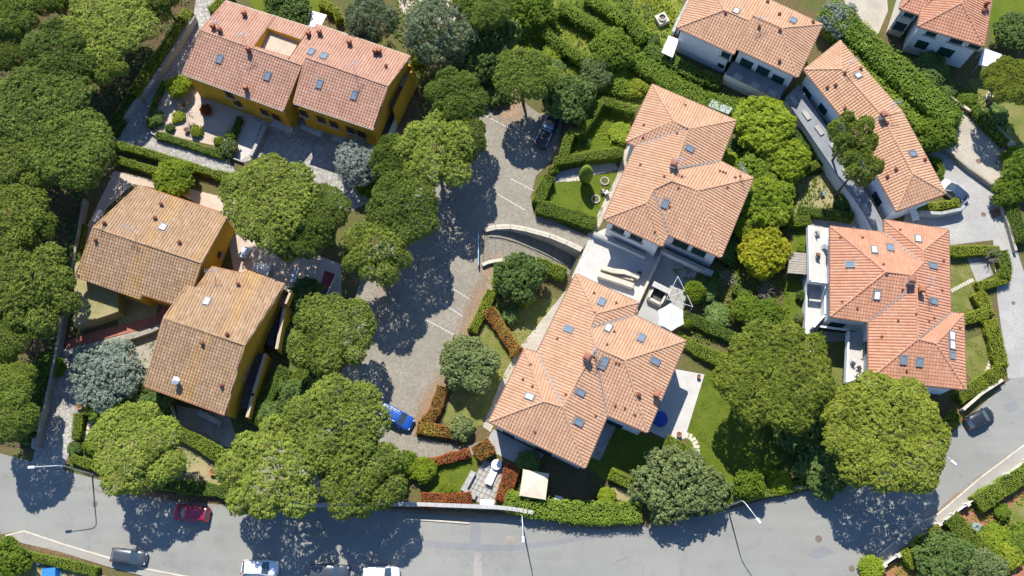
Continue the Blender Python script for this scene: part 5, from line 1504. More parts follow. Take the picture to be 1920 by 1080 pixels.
# beige canopy, blue covers, small things
root = thing('gazebo', 'beige flat-topped canopy between the red hedge and the villa', 'gazebo', G(1003, 908, 0))
Q = [G(x, y, 2.6) for x, y in ((981, 880), (1029, 888), (1023, 937), (974, 929))]; ap = sum(Q, Vector()) / 4 + Vector((0, 0, .35))
for i in range(4):
    mb = MB(); a, b = Q[i], Q[(i + 1) % 4]; mb.face([a, b, ap]); mb.face([a, a - Vector((0, 0, .25)), b - Vector((0, 0, .25)), b]); mb.build('canopy_panel', 'cloth_cream', root)
    p = Q[i]; mb = MB(); mb.tube([(p.x, p.y, 0), p], .05, 6); mb.build('post', 'metal', root)
c = G(1238, 785, .5); mb = MB(); mb.lathe((c.x, c.y, .03), [(.85, 0), (.95, .25), (.9, .55), (.7, .68), (.25, .78)], 14)
solo(mb, 'covered_tub', 'navy', 'round blue covered tub in the villa shade on the white terrace', 'tub', smooth=True)
root = thing('covered_car', 'bright blue tarpaulin cover in the garden at the lower left corner', 'tarpaulin', G(93, 1075, 0))
mb = MB(); c = G(93, 1076, .8); e = (G(110, 1074, .8) - c).normalized()
mb.box((c.x, c.y, .55), (1.9, 1.5, 1.1), e, taper=.8); mb.build('cover', 'tarp_blue', root)
mb = MB(); mb.box((c.x, c.y, .08), (2.0, 1.6, .16), e); mb.build('hem', 'tarp_blue', root)
c = G(72, 1056, .3); mb = MB(); mb.lathe((c.x, c.y, 0), [(.12, 0), (.15, .25), (.22, .4), (.2, .5), (.05, .58)], 12); solo(mb, 'garden_globe', 'plastic_white', 'small white garden globe beside the blue tarpaulin', 'garden lamp', smooth=True)
# well
root = thing('garden_well', 'square stone well with round dark mouth in the meadow garden', 'well', G(1240, 40, 0)); c = root.location
mb = MB(); mb.box(c + Vector((0, 0, .4)), (1.5, 1.5, .8), (1, .5, 0)); mb.build('base', 'stone', root)
mb = MB(); mb.lathe(c + Vector((0, 0, .8)), [(.55, 0), (.55, .3), (.42, .3), (.42, .05)], 14); rg = mb.build('ring', 'stone', root)
mb = MB(); mb.lathe(c + Vector((0, 0, .84)), [(.43, 0), (.43, .02)], 12); mb.build('mouth', 'dark_metal', root)
# agave-edged round planters in topiary garden
for lab, x, y in (('round stone planter ring by the villa path, upper of two', 1134, 339), ('round stone planter ring in the topiary shadow, lower of two', 1117, 373)):
    c = G(x, y, .2); root = thing('planter_ring', lab, 'planter', (c.x, c.y, 0.02), 0, 'round stone planters')
    for i in range(12):
        a = 2 * math.pi * i / 12; mb = MB(); mb.box(c + Vector((.5 * math.cos(a), .5 * math.sin(a), -.08)), (.24, .16, .24), (-math.sin(a), math.cos(a), 0)); mb.build('stone_block', 'conc_warm', root)
    mb = MB(); mb.lathe((c.x, c.y, 0), [(.42, 0), (.42, .15), (.3, .2)], 12); mb.build('soil', 'earth', root)
chair('weathered garden chair beside the upper planter ring', 1131, 358, .5, 'grey_wood')
chair('white garden chair next to the villa wall by the planters', 1137, 361, 2.0, 'plastic_white')
# statue and things top right
root = thing('garden_urn', 'pale stone urn standing on the lawn in the top right garden', 'urn', G(1851, 184, 0)); c = root.location
mb = MB(); mb.box(c + Vector((0, 0, .25)), (.7, .7, .5)); mb.build('pedestal', 'stone', root)
mb = MB(); mb.lathe(c + Vector((0, 0, .5)), [(.22, 0), (.14, .12), (.4, .4), (.5, .7), (.42, .72), (.3, .6)], 14); mb.build('bowl', 'stone', root, True)
def canopy(name, label, cat, quad, h, mat, thick=.08, slats=0):
    Q = [G(x, y, h) for x, y in quad]; c = sum(Q, Vector()) / 4
    root = thing(name, label, cat, (c.x, c.y, 0))
    if slats:
        for i in range(slats):
            a, b = Q[0].lerp(Q[3], (i + .5) / slats), Q[1].lerp(Q[2], (i + .5) / slats); d = (b - a); w = (Q[3] - Q[0]).length / slats
            mb = MB(); mb.box((a + b) / 2 + Vector((0, 0, random.uniform(0, .02))), (d.length, w * .88, thick), d); mb.build('slat', mat, root)
    else:
        mb = MB(); mb.prism([(p.x, p.y) for p in Q], h - thick, h, 0, True, True); mb.build('sheet', mat, root)
    for p in Q:
        q = p.lerp(c, .05); mb = MB(); mb.tube([(q.x, q.y, 0), (q.x, q.y, h - thick)], .06, 6); mb.build('post', 'metal', root)
canopy('carport', 'white ribbed carport roof beside the top right villa', 'carport', ((1844, 90), (1879, 103), (1858, 125), (1834, 122)), 2.6, 'foil', .1, 7)
canopy('awning', 'white awning at the corner of the blank-walled villa', 'awning', ((1254, 66), (1273, 74), (1261, 108), (1240, 98)), 2.6, 'cloth_white', .06)
canopy('canopy', 'silvery sheet canopy behind the ochre pair at the top', 'canopy', ((577, 18), (613, 28), (600, 52), (563, 46)), 2.8, 'foil', .06)
canopy('shed', 'grey-green sheet roof of a small shed behind the upper villa', 'shed', ((1336, 186), (1374, 203), (1366, 214), (1328, 199)), 2.0, 'shed_roof', .1)
canopy('pergola_deck', 'weathered timber slat pergola beside the white balconies', 'pergola', ((1482, 472), (1513, 475), (1512, 515), (1476, 512)), 2.3, 'grey_wood', .08, 9)
canopy('bed_canopy', 'small pale sheet lying over the villa yard by the back hedge', 'canopy', ((1276, 172), (1290, 176), (1286, 186), (1274, 182)), 1.2, 'foil', .06)
canopy('yard_bench', 'long pale table in the shaded yard below the lower ochre house', 'table', ((374, 768), (415, 790), (411, 799), (371, 778)), .8, 'conc', .08)
chair('small dark table with chairs in the fenced yard', 1543, 363, .3, 'car_steel', None)
chair('white chair beneath the hedge near the round pine', 1410, 602, 1.3, 'plastic_white')
mb = MB(); c = G(1047, 934, .3); mb.box((c.x, c.y, .2), (1.0, .6, .4), (1, -.3, 0), taper=.8); solo(mb, 'garden_box', 'plastic_white', 'white box beside the green roadside hedge', 'box')
# stepping stones
def steps(label, s, n, size=(.5, .36)):
    P = [G(*map(float, q.split(',')), 0.03) for q in s.split()]; root = bpy.data.objects.new('stepping_path', None); root.location = (P[0].x, P[0].y, 0); COL.objects.link(root); tag(root, kind='structure')
    Ls = [(b - a).length for a, b in zip(P, P[1:])]; T = sum(Ls)
    for i in range(n):
        d = T * (i + .5) / n; k = 0
        while d > Ls[k]: d -= Ls[k]; k += 1
        e = (P[k + 1] - P[k]).normalized(); c = P[k] + e * d
        mb = MB(); mb.box((c.x, c.y, .035 + random.uniform(0, .01)), (T / n * .8, size[0], .05), e); mb.build('stepping_stone', 'stone', root)
steps('a', '1284,815 1297,820 1306,835 1306,855 1303,870', 9, (.7, 0))
steps('b', '1783,546 1800,537 1825,524', 10, (.45, 0))
steps('c', '1062,338 1085,336 1100,333', 6, (.45, 0))
steps('d', '157,825 168,800 176,780', 5, (.6, 0))
steps('e', '1860,655 1856,680 1846,705', 8, (.4, 0))

# ================================================================ balconies, porches
def prism_part(H, name, s, z0, z1, mat, zpix=None):
    mb = MB(); mb.prism(pts(s, z1 if zpix is None else zpix), z0, z1, 0, True, True); return mb.build(name, mat, H.root)
def part_wall(H, name, s, wm, z0, z1, mat):
    P = [G(*map(float, q.split(',')), z1) for q in s.split()]; mb = MB()
    for a, b in zip(P, P[1:]):
        c = (a + b) / 2; mb.box((c.x, c.y, (z0 + z1) / 2), ((b - a).length + wm * .9, wm, z1 - z0), b - a)
    return mb.build(name, mat, H.root)
# red-roofed villa: stacked white balconies on the left, court with pergola beam and balcony below
prism_part(HF, 'balcony_floor', '1517,422 1556,428 1556,528 1518,524', 2.9, 3.05, 'white_pave')
part_wall(HF, 'balcony_parapet', '1517,424 1519,526 1553,530', .18, 2.9, 3.9, 'white')
prism_part(HF, 'balcony_floor', '1513,530 1552,532 1545,600 1513,655', .5, .7, 'white_pave')
part_wall(HF, 'balcony_parapet', '1513,520 1511,658 1524,658', .18, 0, 1.6, 'white')
part_wall(HF, 'party_wall', '1549,532 1547,590 1527,612', .22, 0, 2.4, 'white')
prism_part(HF, 'court_floor', '1535,620 1592,625 1592,640 1540,640', 0, .1, 'conc')
part_wall(HF, 'court_beam', '1540,612 1590,618', .2, 2.3, 2.6, 'white')
prism_part(HF, 'balcony_floor', '1592,622 1628,625 1628,705 1588,715', 2.4, 2.55, 'white_pave')
part_wall(HF, 'balcony_parapet', '1592,622 1588,715', .2, 2.4, 3.4, 'white')
part_wall(HF, 'balcony_parapet', '1588,715 1618,706', .2, 2.4, 3.3, 'white')
for lab, x, y, rz, mt in (('wooden chair at the far end of the upper white balcony', 1533, 437, .4, 'grey_wood'), ('grey chair in the middle of the upper white balcony', 1546, 462, 2.2, 'car_steel'), ('dark chair below the grey one on the upper white balcony', 1534, 478, 1.2, 'wood')): chair(lab, x, y, rz, mt, 'chairs on the upper balcony', 3.06)
for lab, x, y, rz, mt in (('dark chair on the lower white balcony by the pine', 1611, 690, .4, 'dark_metal'), ('white chair on the lower white balcony by the pine', 1608, 703, 2.2, 'plastic_white'), ('pale chair at the parapet of the lower white balcony', 1600, 676, 1.0, 'metal')): chair(lab, x, y, rz, mt, 'chairs on the side balcony', 2.56)
# porch roofs
M['porch_shaded'] = mat_two('shade_darkened_roof_grey', (0.20, 0.21, 0.22), (0.25, 0.26, 0.27), 0.8, 0.8)  # grey taken darker, putting the house's shade into the porch roof colour
prism_part(HH2, 'porch_roof', '1374,115 1472,162 1462,186 1360,138', 2.7, 2.9, 'porch_shaded')
for x, y in ((835, 780), (1008, 865), (1178, 944)):
    p, q = zp(Z6, x, y); c = G(p, q, 3.0); e = G(p + 12, q + 6, 3.0) - c; mb = MB(); mb.box((c.x, c.y, 3.0), (1.15, .75, .22), e); mb.build('porch_rooflight', 'conc', HH2.root)
part_wall(HH2, 'porch_wall', '1361,137 1462,184', .2, 0, 2.7, 'white')
prism_part(HG, 'porch_roof', '1472,184 1497,158 1552,240 1596,312 1654,412 1664,438 1638,433 1621,400 1571,329', 2.7, 2.9, 'porch_shaded')
for x, y in ((88, 366), (160, 450), (235, 538), (320, 640), (395, 785), (447, 888), (503, 992)):
    p, q = zp(Z7, x, y); c = G(p, q, 3.0); e = G(p + 10, q + 14, 3.0) - c; mb = MB(); mb.box((c.x, c.y, 3.0), (1.4, .6, .22), e); mb.build('porch_rooflight', 'conc', HG.root)
part_wall(HG, 'porch_wall', '1475,186 1573,330 1622,402 1638,432', .2, 0, 2.7, 'white')
part_wall(HH1, 'wall', '1296,3 1275,45', .3, 0, 2.5, 'white')
wall_run('garden_edge_wall', 'white garden wall beside the blank-walled villa', 'wall', '1291,0 1270,40 1262,60', .3, 1.0, 'white', 'conc')
# flat-topped terrace under the long villa end with clipped planting
canopy('trellis', 'white trellis frame at the foot of the long villa', 'trellis', ((1704, 392), (1718, 390), (1724, 412), (1712, 414)), 2.2, 'plastic_white', .06, 5)
wall_run('planter_wall', 'grey wall holding the planted bank below the long villa', 'wall', '1722,398 1765,400 1803,392 1808,385', .3, 1.4, 'greywall', 'conc')
# ochre pair: eaves porches and east extension
prism_part(HJ2, 'porch_canopy', '567,233 604,247 600,256 564,241', 2.4, 2.5, 'conc')
prism_part(HJ2, 'porch_canopy', '628,252 654,262 648,270 624,262', 2.4, 2.5, 'conc')
prism_part(HJ1, 'porch_canopy', '512,226 550,240 546,250 508,236', 2.4, 2.5, 'conc')
prism_part(HJ2, 'terrace_floor', '755,120 773,127 757,163 738,156', 4.0, 4.15, 'sand')
prism_part(HJ2, 'terrace_roof', '738,157 756,164 737,203 722,196', 3.6, 3.75, 'redstone')
part_wall(HJ2, 'terrace_parapet', '759,119 775,126 738,204', .22, 0, 4.9, 'yellow')
prism_part(HJ2, 'stair_slope', '735,205 745,208 722,258 712,250', 0, 2.0, 'slate')
part_wall(HJ2, 'stair_wall', '748,205 728,252', .2, 0, 2.4, 'stone')
# lower ochre house: balcony boxes on the right
def capped(H, name, s, wm, z0, z1):
    w = part_wall(H, name, s, wm, z0, z1, 'yellow')
    P = [G(*map(float, q.split(',')), z1) for q in s.split()]; mb = MB()
    for a, b in zip(P, P[1:]): mb.box(((a + b) / 2) + Vector((0, 0, .03)), ((b - a).length + wm, wm + .06, .06), b - a)
    mb.build('wall_cap', 'sand', w)
prism_part(HL, 'balcony_floor', '522,548 542,556 534,578 516,570', 3.4, 3.5, 'redstone')
capped(HL, 'balcony_parapet', '530,541 545,547 536,568', .22, 2.6, 4.2)
capped(HL, 'outer_wall', '534,572 519,652', .3, 0, 3.4)
prism_part(HL, 'recess_floor', '520,575 531,575 512,650 500,645', .2, 1.6, 'slate')
prism_part(HL, 'lean_to_roof', '478,622 474,652 458,715 446,712 462,650', 3.6, 3.75, 'tile_brown')
capped(HL, 'outer_wall', '497,665 474,740 464,780', .3, 0, 2.8)
prism_part(HL, 'side_terrace', '476,660 494,664 466,770 450,762', 1.6, 1.8, 'slate')

# ================================================================ trees
FG = 'stone pines of the forest on the left'
def pine(label, key, x, y, r, top=10.5, group=None, **kw): return tree('stone_pine', label, 'tree', key, x, y, r, top, group, **kw)
for lab, key, x, y, r, top in (
    ('largest stone pine at the top of the forest, beside the lane hedge', 'pine1', 202, 44, 80, 10.0),
    ('stone pine left of the largest forest pine, at its lower left', 'pine3', 112, 110, 68, 10.5),
    ('small grey-green pine at the lower edge of the largest forest pine', 'pine5', 196, 122, 40, 9.0),
    ('broad stone pine in the forest beside the bare trunk gap', 'pine7', 72, 200, 84, 10.5),
    ('round stone pine at the forest edge left of the clipped double hedge', 'pine7', 136, 280, 76, 10.5),
    ('stone pine at the left picture edge behind the round forest-edge pine', 'pine1', 32, 300, 66, 10.0),
    ('dark pine in the top left corner', 'pine3', 14, 34, 46, 10.0),
    ('shaded pine at the left edge below the top left corner pine', 'pine3', 8, 96, 40, 8.5),
    ('stone pine at the left edge level with the upper brown roof', 'pine2', 20, 410, 64, 10.0),
    ('small pine with ragged crown between two left-edge pines', 'pine5', 70, 428, 38, 8.5),
    ('big round pine left of the dry grass yard', 'pine6', 62, 545, 82, 10.5),
    ('low pine below the big round pine at the left edge', 'pine3', 14, 640, 44, 9.0),
    ('small pine at the left edge above the road corner', 'pine2', 24, 720, 40, 8.5),
    ('lowest forest pine near the gate pier', 'pine3', 12, 775, 54, 10.5),
    ('dark pine behind the largest forest pine at the top edge', 'pine3', 300, -10, 46, 9.0),
    ('pine at the top edge between the corner pine and the largest one', 'pine3', 100, -5, 36, 9.0),
): pine(lab, key, x, y, r, top, FG)
for lab, key, x, y, r, top in (
    ('big spreading pine below the garage driveway, centre left', 'pine2', 508, 378, 90, 10.5),
    ('smaller pine overlapping the big spreading one on its right', 'pine3', 605, 400, 56, 9.5),
    ('low pine over the shaded terrace beside the gravel', 'pine3', 560, 445, 50, 9.0),
    ('round pine at the parking edge beside the dark red canopy', 'pine6', 704, 472, 67, 10.5),
    ('pine above the round parking-edge pine', 'pine7', 758, 388, 70, 10.5),
    ('wide pine below the right end of the ochre pair', 'pine6', 818, 285, 80, 10.5),
    ('pine at the parking corner beside the white box, uppermost of its row', 'pine3', 856, 185, 58, 10.0),
    ('pine filling the gap beside the silver-leaved tree', 'pine3', 742, 300, 50, 9.5),
    ('pine overhanging the parking beside the bay lines', 'pine2', 868, 262, 46, 9.5),
    ('separate round pine below the shaded terrace by the hedge', 'pine1', 622, 628, 80, 10.0),
    ('round pine over the dry garden beside the road lamp', 'pine1', 258, 838, 82, 9.5),
    ('left one of the big pines over the road', 'pine6', 512, 880, 98, 10.5),
    ('uppermost of the big pines over the road, beside the blue car', 'pine2', 632, 800, 96, 11.0),
    ('right one of the big pines over the road', 'pine1', 676, 886, 82, 10.0),
    ('pine with bare trunk showing at the top of the parking', 'pine3', 982, 142, 58, 9.5),
    ('dark pine at the top edge above the parking', 'pine3', 905, 12, 52, 9.0),
    ('very large pale pine beside the long lawn, left of the pair', 'pine4', 1452, 708, 104, 10.5),
    ('very large round pine over the road bend, right of the pair', 'pine4', 1664, 812, 108, 10.5),
    ('slim pine leaning over the roof of the long bent villa, upper half', 'pine5', 1594, 255, 44, 12.5),
    ('lower half of the pine pair over the long bent villa', 'pine5', 1610, 312, 40, 12.0),
    ('pine with leaning trunk at the right edge beside the stone urn', 'pine4', 1894, 154, 43, 9.0),
): pine(lab, key, x, y, r, top)
for lab, key, x, y, r, top in (
    ('dusky blue cedar behind the ochre pair, right of the pale clearing', 'cedar', 822, 62, 66, 10.5),
    ('blue-grey cedar behind the roof of the ochre pair', 'cedar', 696, 40, 50, 9.0),
): tree('cedar', lab, 'tree', key, x, y, r, top)
BT = lambda lab, key, x, y, r, top, name='broadleaf_tree', **kw: tree(name, lab, 'tree', key, x, y, r, top, **kw)
BT('blue-grey olive tree beside the flagstone drive', 'olive', 203, 700, 62, 5.0, 'olive_tree')
BT('silvery feathery tree in front of the ochre pair', 'silver', 672, 303, 44, 5.5, 'silver_tree')
BT('dark bushy tree beside the garage ramp', 'dark', 974, 520, 46, 5.0)
BT('dense grey-green round tree beside the lower parking edge', 'grey', 882, 686, 53, 4.8)
BT('olive-green spreading tree above the lower street lamp', 'grey_loose', 1262, 908, 70, 5.2)
BT('dusty green tree joined to the right of the spreading tree', 'grey_loose', 1325, 918, 42, 4.4)
BT('small leafy tree beside the lamp at the road bend', 'green', 1406, 908, 28, 3.8)
BT('bright weeping tree right of the upper villa', 'bright', 1432, 238, 55, 5.5)
BT('bright green tree below the weeping tree', 'bright', 1440, 378, 50, 5.0)
BT('yellow-flowering tree between the two villas and the red roof', 'gold', 1432, 470, 46, 4.5)
BT('fresh green tree at the left of the fenced yard', 'bright', 1475, 300, 42, 4.5)
BT('mid-green bush tree between the bright trees', 'green', 1415, 325, 40, 4.0)
BT('leafy tree at the villa corner above the yellow tree', 'bright', 1400, 425, 26, 3.5)
BT('citrus bush beside the pergola frame', 'bright', 1303, 548, 20, 3.0)
BT('green tree left of the yellow tree base', 'green', 1398, 580, 28, 3.0)
BT('small green tree above the very large pale pine', 'green', 1440, 600, 36, 3.8)
BT('grey olive tree at the head of the tall double hedge', 'olive', 1572, 35, 34, 4.5, 'olive_tree')
BT('dark round tree behind the pickup', 'dark', 1066, 185, 46, 5.0)
BT('loose green tree in the meadow left of the upper villa', 'green', 1148, 95, 40, 4.0)
BT('purple-grey tree in the meadow left of the loose green one', 'grey', 1118, 138, 30, 3.6)
BT('dark tree left of the meadow near the top', 'dark', 925, 72, 46, 5.5)
BT('dark tree beside the cedar at the parking head', 'dark', 890, 115, 42, 5.5)
BT('shrubby tree at the top left of the meadow', 'green', 1000, 12, 40, 4.5)
BT('small yellow-green tree above the upper brown roof', 'bright', 328, 332, 36, 3.6)
BT('pale green lemon tree in the planted courtyard', 'bright', 332, 162, 20, 2.8)
BT('dark green tree below the blue-grey olive', 'green', 205, 752, 40, 3.2)
BT('dark leafy tree beside the lower ochre house corner', 'dark', 290, 748, 34, 3.0)
BT('leafy tree at the lower end of the tall double hedge', 'green', 1755, 250, 34, 4.0)
BT('dark shrub tree in the garden below the top right villa', 'dark', 1745, 130, 30, 2.6)
BT('dark leafy tree in the villa garden at the right edge', 'dark', 1905, 60, 34, 4.0)
BT('light green tree beside the right side wall of the drive', 'green', 1890, 360, 26, 3.2)
BT('leafy green tree at the right edge by the drive bend', 'green', 1918, 320, 34, 4.0)
BT('green tree at the lower right corner below the white fence', 'dark', 1770, 1050, 46, 3.6)
BT('dark shrub in the lower right corner garden', 'grey', 1850, 1070, 34, 3.0)
BT('dense pine-green tree in the lower left corner', 'green', 12, 1050, 34, 4.0)
BT('dark tree beneath the shaded terrace by the round pine', 'dark', 575, 555, 34, 3.0)
BT('dark tree beside the hedge right of the lower ochre house', 'dark', 560, 745, 36, 3.2)
BT('dark green tree in the shade between the two right pines', 'dark', 1545, 880, 46, 3.2)
BT('shaded tree beneath the very large pale pine', 'dark', 1500, 800, 48, 3.0)
BT('dark garden tree behind the ochre pair beside the silver canopy', 'dark', 540, 22, 40, 5.0)
BT('grey-green garden tree at the head of the beige drive', 'green', 1700, 165, 26, 3.0)
# topiary cone: one clipped egg of leaves
def topiary(label, px, py, rpx, h):
    c = G(px, py, h * .55); r = rpx / SC; root = thing('topiary', label, 'tree', (c.x, c.y, 0))
    g = np.random.default_rng(3); n = 2600
    i = np.arange(n) + .5; z = 1 - 2 * i / n; ph = i * 2.399963; q = np.sqrt(1 - z * z); d = np.column_stack([q * np.cos(ph), q * np.sin(ph), z])
    taper = np.where(d[:, 2] > 0, 1 - .25 * d[:, 2], 1.0)[:, None]
    P = d * np.array([r, r, h * .5]) * np.column_stack([taper, taper, np.ones_like(taper)]) + np.array([0, 0, h * .5 + .15])
    v, f, var = blades(P - d * .05, d, 3, .17, .06, .8, g)
    link('crown', np_mesh('topiary_crown', v, f, 'hedge', var), root)
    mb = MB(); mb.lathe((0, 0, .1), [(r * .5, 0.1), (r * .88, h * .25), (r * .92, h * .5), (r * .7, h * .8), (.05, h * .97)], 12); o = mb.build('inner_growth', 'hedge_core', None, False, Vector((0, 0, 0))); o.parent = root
    mb = MB(); mb.tube([(0, 0, 0), (0, 0, .6)], .12, 7); o = mb.build('trunk', 'bark', None, False, Vector((0, 0, 0))); o.parent = root
topiary('tall egg-shaped clipped topiary on the small lawn', 1099, 326, 14, 4.8)
# bare branching shrubs
def bare_shrub(label, px, py, rpx, h, mat='palebark', n=16):
    c = G(px, py, h * .6); root = thing('bare_shrub', label, 'shrub', (c.x, c.y, 0)); r = rpx / SC; g = random.Random(int(px)); k = 0
    for i in range(n):
        a = 2 * math.pi * i / n + g.uniform(-.2, .2); e = Vector((r * math.cos(a), r * math.sin(a), h * g.uniform(.6, 1.0))) * g.uniform(.7, 1); mid = e * .5 + Vector((0, 0, h * .25))
        mb = MB(); mb.tube([(0, 0, 0), mid, e], [.05, .035, .012], 5)
        for q in range(3): t = mid.lerp(e, .3 + .25 * q); mb.tube([t, t + Vector((g.uniform(-.4, .4), g.uniform(-.4, .4), g.uniform(.1, .3)))], [.02, .006], 4)
        o = mb.build('branch', mat, None, False, Vector((0, 0, 0))); o.parent = root
bare_shrub('pale bare-branched shrub right of the yellow tree', 1435, 545, 22, 1.8)
bare_shrub('pale bare shrub beside the villa corner left of the yellow tree', 1366, 520, 20, 1.6)
bare_shrub('bare pollarded tree at the corner of the right hedge', 1862, 480, 19, 2.2)
bare_shrub('thin bare fruit tree in the planted courtyard', 343, 195, 16, 2.0, 'bark')
bare_shrub('pale twiggy bush beside the courtyard hedge', 355, 238, 14, 1.2)
# rosettes
def rosette(name, label, px, py, rpx, mat, n=30, h=.5):
    c = G(px, py, .3); r = rpx / SC; root = thing(name, label, 'plant', (c.x, c.y, 0.02)); g = random.Random(int(px))
    for i in range(n):
        a = 2.4 * i; rr = r * (.5 + .5 * i / n); d = Vector((math.cos(a), math.sin(a), 0)); s_ = Vector((-d.y, d.x, 0)); w = .08 * r + .03; z = h * (1.1 - i / n * .8)
        mb = MB(); p0, p1, p2 = Vector((0, 0, .05)), d * rr * .55 + Vector((0, 0, z * .8)), d * rr + Vector((0, 0, z * .55))
        mb.face([p0 - s_ * w * .6, p0 + s_ * w * .6, p1 + s_ * w, p1 - s_ * w]); mb.face([p1 - s_ * w, p1 + s_ * w, p2])
        o = mb.build('leaf', mat, None, False, Vector((0, 0, 0))); o.parent = root
rosette('agave', 'large blue-grey agave in the red earth garden, lower right', 1832, 990, 15, 'agave')
rosette('cycad', 'dark spiky cycad in the clipped hedge garden', 1100, 268, 14, 'broad_dark', 26, .9)

# ================================================================ hedges
hedge('clipped lane hedge between forest and flagstone lane', '352,18 315,75 275,130 250,175', 26, 1.9, 'hedge_gold')
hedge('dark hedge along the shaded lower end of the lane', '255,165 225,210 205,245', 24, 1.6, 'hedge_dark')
hedge('upper row of the double hedge above the brown-roofed house', '212,268 280,285 360,310 440,335', 17, 1.5, 'hedge')
hedge('lower row of the double hedge above the brown-roofed house', '215,296 255,308 300,322', 15, 1.3, 'hedge')
hedge('low hedge edging the planted courtyard', '292,250 330,262 380,278 420,290', 13, .9, 'hedge_dark')
hedge('hedge along the left side of the planted courtyard', '305,150 285,195 278,235', 12, 1.2, 'hedge_dark')
hedge('hedge between the courtyard and the garage driveway', '448,218 438,245 430,262', 11, 1.2, 'hedge_dark')
hedge('hedge at the top edge behind the ochre pair', '395,18 415,0 430,-15', 22, 1.5, 'hedge_gold')
hedge('bright hedge behind the silvery canopy', '600,2 630,18 636,34', 18, 1.6, 'hedge_gold')
hedge('sunlit hedge between the lower ochre house and the round pine', '585,672 560,705 535,740', 26, 1.7, 'hedge')
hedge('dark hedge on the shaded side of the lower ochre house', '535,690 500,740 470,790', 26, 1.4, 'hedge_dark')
hedge('hedge beside the lower drive, top of the stepping stones', '145,775 143,800 140,822', 17, 1.3, 'hedge')
hedge('hedge along the road left of the round pine', '132,858 155,866 178,874', 15, 1.2, 'hedge')
hedge('clipped hedge below the yard of the lower ochre house', '335,810 370,828 410,852', 25, 1.4, 'hedge')
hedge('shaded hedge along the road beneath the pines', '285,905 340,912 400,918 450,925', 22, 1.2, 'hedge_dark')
hedge('dark ivy hedge along the forest boundary wall', '150,420 135,500 120,580', 22, 1.1, 'hedge_dark')
hedge('dark hedge strip beside the lower boundary wall', '85,660 68,730 55,800 45,830', 34, 1.2, 'hedge_dark')
hedge('clipped hedge zigzag at the top of the hedge garden', '1192,205 1160,196 1133,186 1120,196 1105,222 1092,240 1085,247 1072,245 1064,262 1056,292', 18, 2.1, 'hedge')
hedge('wedge hedge across the middle of the hedge garden', '1042,300 1085,293 1130,287 1168,284', 20, 2.0, 'hedge')
hedge('clipped hedge round the left of the topiary lawn', '1030,330 1018,350 1008,378', 24, 1.7, 'hedge')
hedge('clipped hedge along the lower side of the topiary lawn', '1008,385 1040,393 1080,405 1116,417', 28, 1.6, 'hedge')
hedge('small grey-green shrub row at the corner of the topiary lawn', '1035,312 1040,322', 16, 1.3, 'hedge_dark')
hedge('long loose hedge above the upper villa', '1195,110 1235,135 1280,165 1330,190 1395,200', 34, 1.8, 'broad', rough=.16, leaf=.22)
hedge('dark hedge at the foot of the blank-walled villa', '1215,88 1260,112 1310,140 1350,152', 22, 1.6, 'hedge_dark', rough=.12, leaf=.2)
hedge('left row of the tall double hedge beside the long villa', '1572,85 1630,140 1690,198 1762,262', 25, 2.6, 'broad', rough=.2, leaf=.26)
hedge('right row of the tall double hedge beside the long villa', '1556,12 1620,70 1680,125 1740,180 1790,225', 42, 3.6, 'broad', rough=.24, leaf=.28)
hedge('stub hedge closing the tall double hedge by the beige drive', '1800,222 1785,242 1772,262', 16, 1.6, 'broad', rough=.1)
hedge('clipped hedge around the planted bed at the long villa', '1738,295 1762,300 1768,318 1762,335', 13, 1.1, 'hedge')
hedge('green bank planting below the long villa end', '1725,388 1760,384 1800,378', 16, 1.6, 'hedge_gold')
hedge('hedge at the lower side of the fenced yard', '1500,392 1540,398 1600,405', 19, 1.3, 'hedge_dark')
hedge('short hedge at the left of the fenced yard', '1490,330 1515,315 1545,300', 15, 1.3, 'hedge')
hedge('box hedge at the corner of the white balconies', '1478,415 1520,412', 20, 1.4, 'hedge')
hedge('clipped hedge at the top of the right villa garden', '1783,470 1830,468 1875,468', 19, 1.3, 'hedge_gold')
hedge('clipped hedge down the right side of the villa garden', '1880,470 1890,500 1885,520', 24, 1.4, 'hedge')
hedge('clipped hedge across to the right garden corner', '1835,535 1860,530 1888,522', 17, 1.2, 'hedge_gold')
hedge('bent hedge round the right garden bay', '1835,548 1850,570 1855,590', 26, 1.3, 'hedge_gold')
hedge('short hedge between the two right lawns', '1805,598 1830,592 1852,585', 22, 1.2, 'hedge_gold')
hedge('long hedge along the right side of the lower right lawn', '1858,600 1870,640 1880,685', 27, 1.3, 'hedge_gold')
hedge('hedge at the street corner of the red-roofed villa', '1800,745 1835,722 1882,692', 25, 1.4, 'hedge_gold')
hedge('short hedge right of the big pine by the black car', '1782,795 1795,775', 22, 1.2, 'hedge_gold')
hedge('big leafy hedge along the road below the villa', '950,938 1000,950 1060,958 1130,962 1200,960', 34, 1.8, 'broad', rough=.13, leaf=.2)
hedge('hedge stub between the bare garden and the shady lawn', '1145,888 1170,900 1195,912', 20, 1.3, 'hedge')
hedge('hedge by the curved stepping path', '1250,824 1275,838 1295,850', 22, 1.3, 'hedge')
hedge('dark hedge across the gardens right of the parasol', '1285,590 1330,612 1395,640', 20, 1.3, 'hedge_dark')
hedge('hedge below the parasol towards the big pine', '1270,630 1310,655 1365,680', 24, 1.2, 'hedge')
hedge('hedge beside the yellow tree, long garden side', '1380,540 1420,570 1460,600', 20, 1.2, 'hedge_dark')
hedge('ivy strip between the two very large pines', '1545,735 1552,790 1545,850', 16, 1.4, 'bright', rough=.12, leaf=.2)
hedge('clipped garden hedge along the road bend', '1330,945 1400,930 1480,915 1545,898', 18, 1.2, 'hedge')
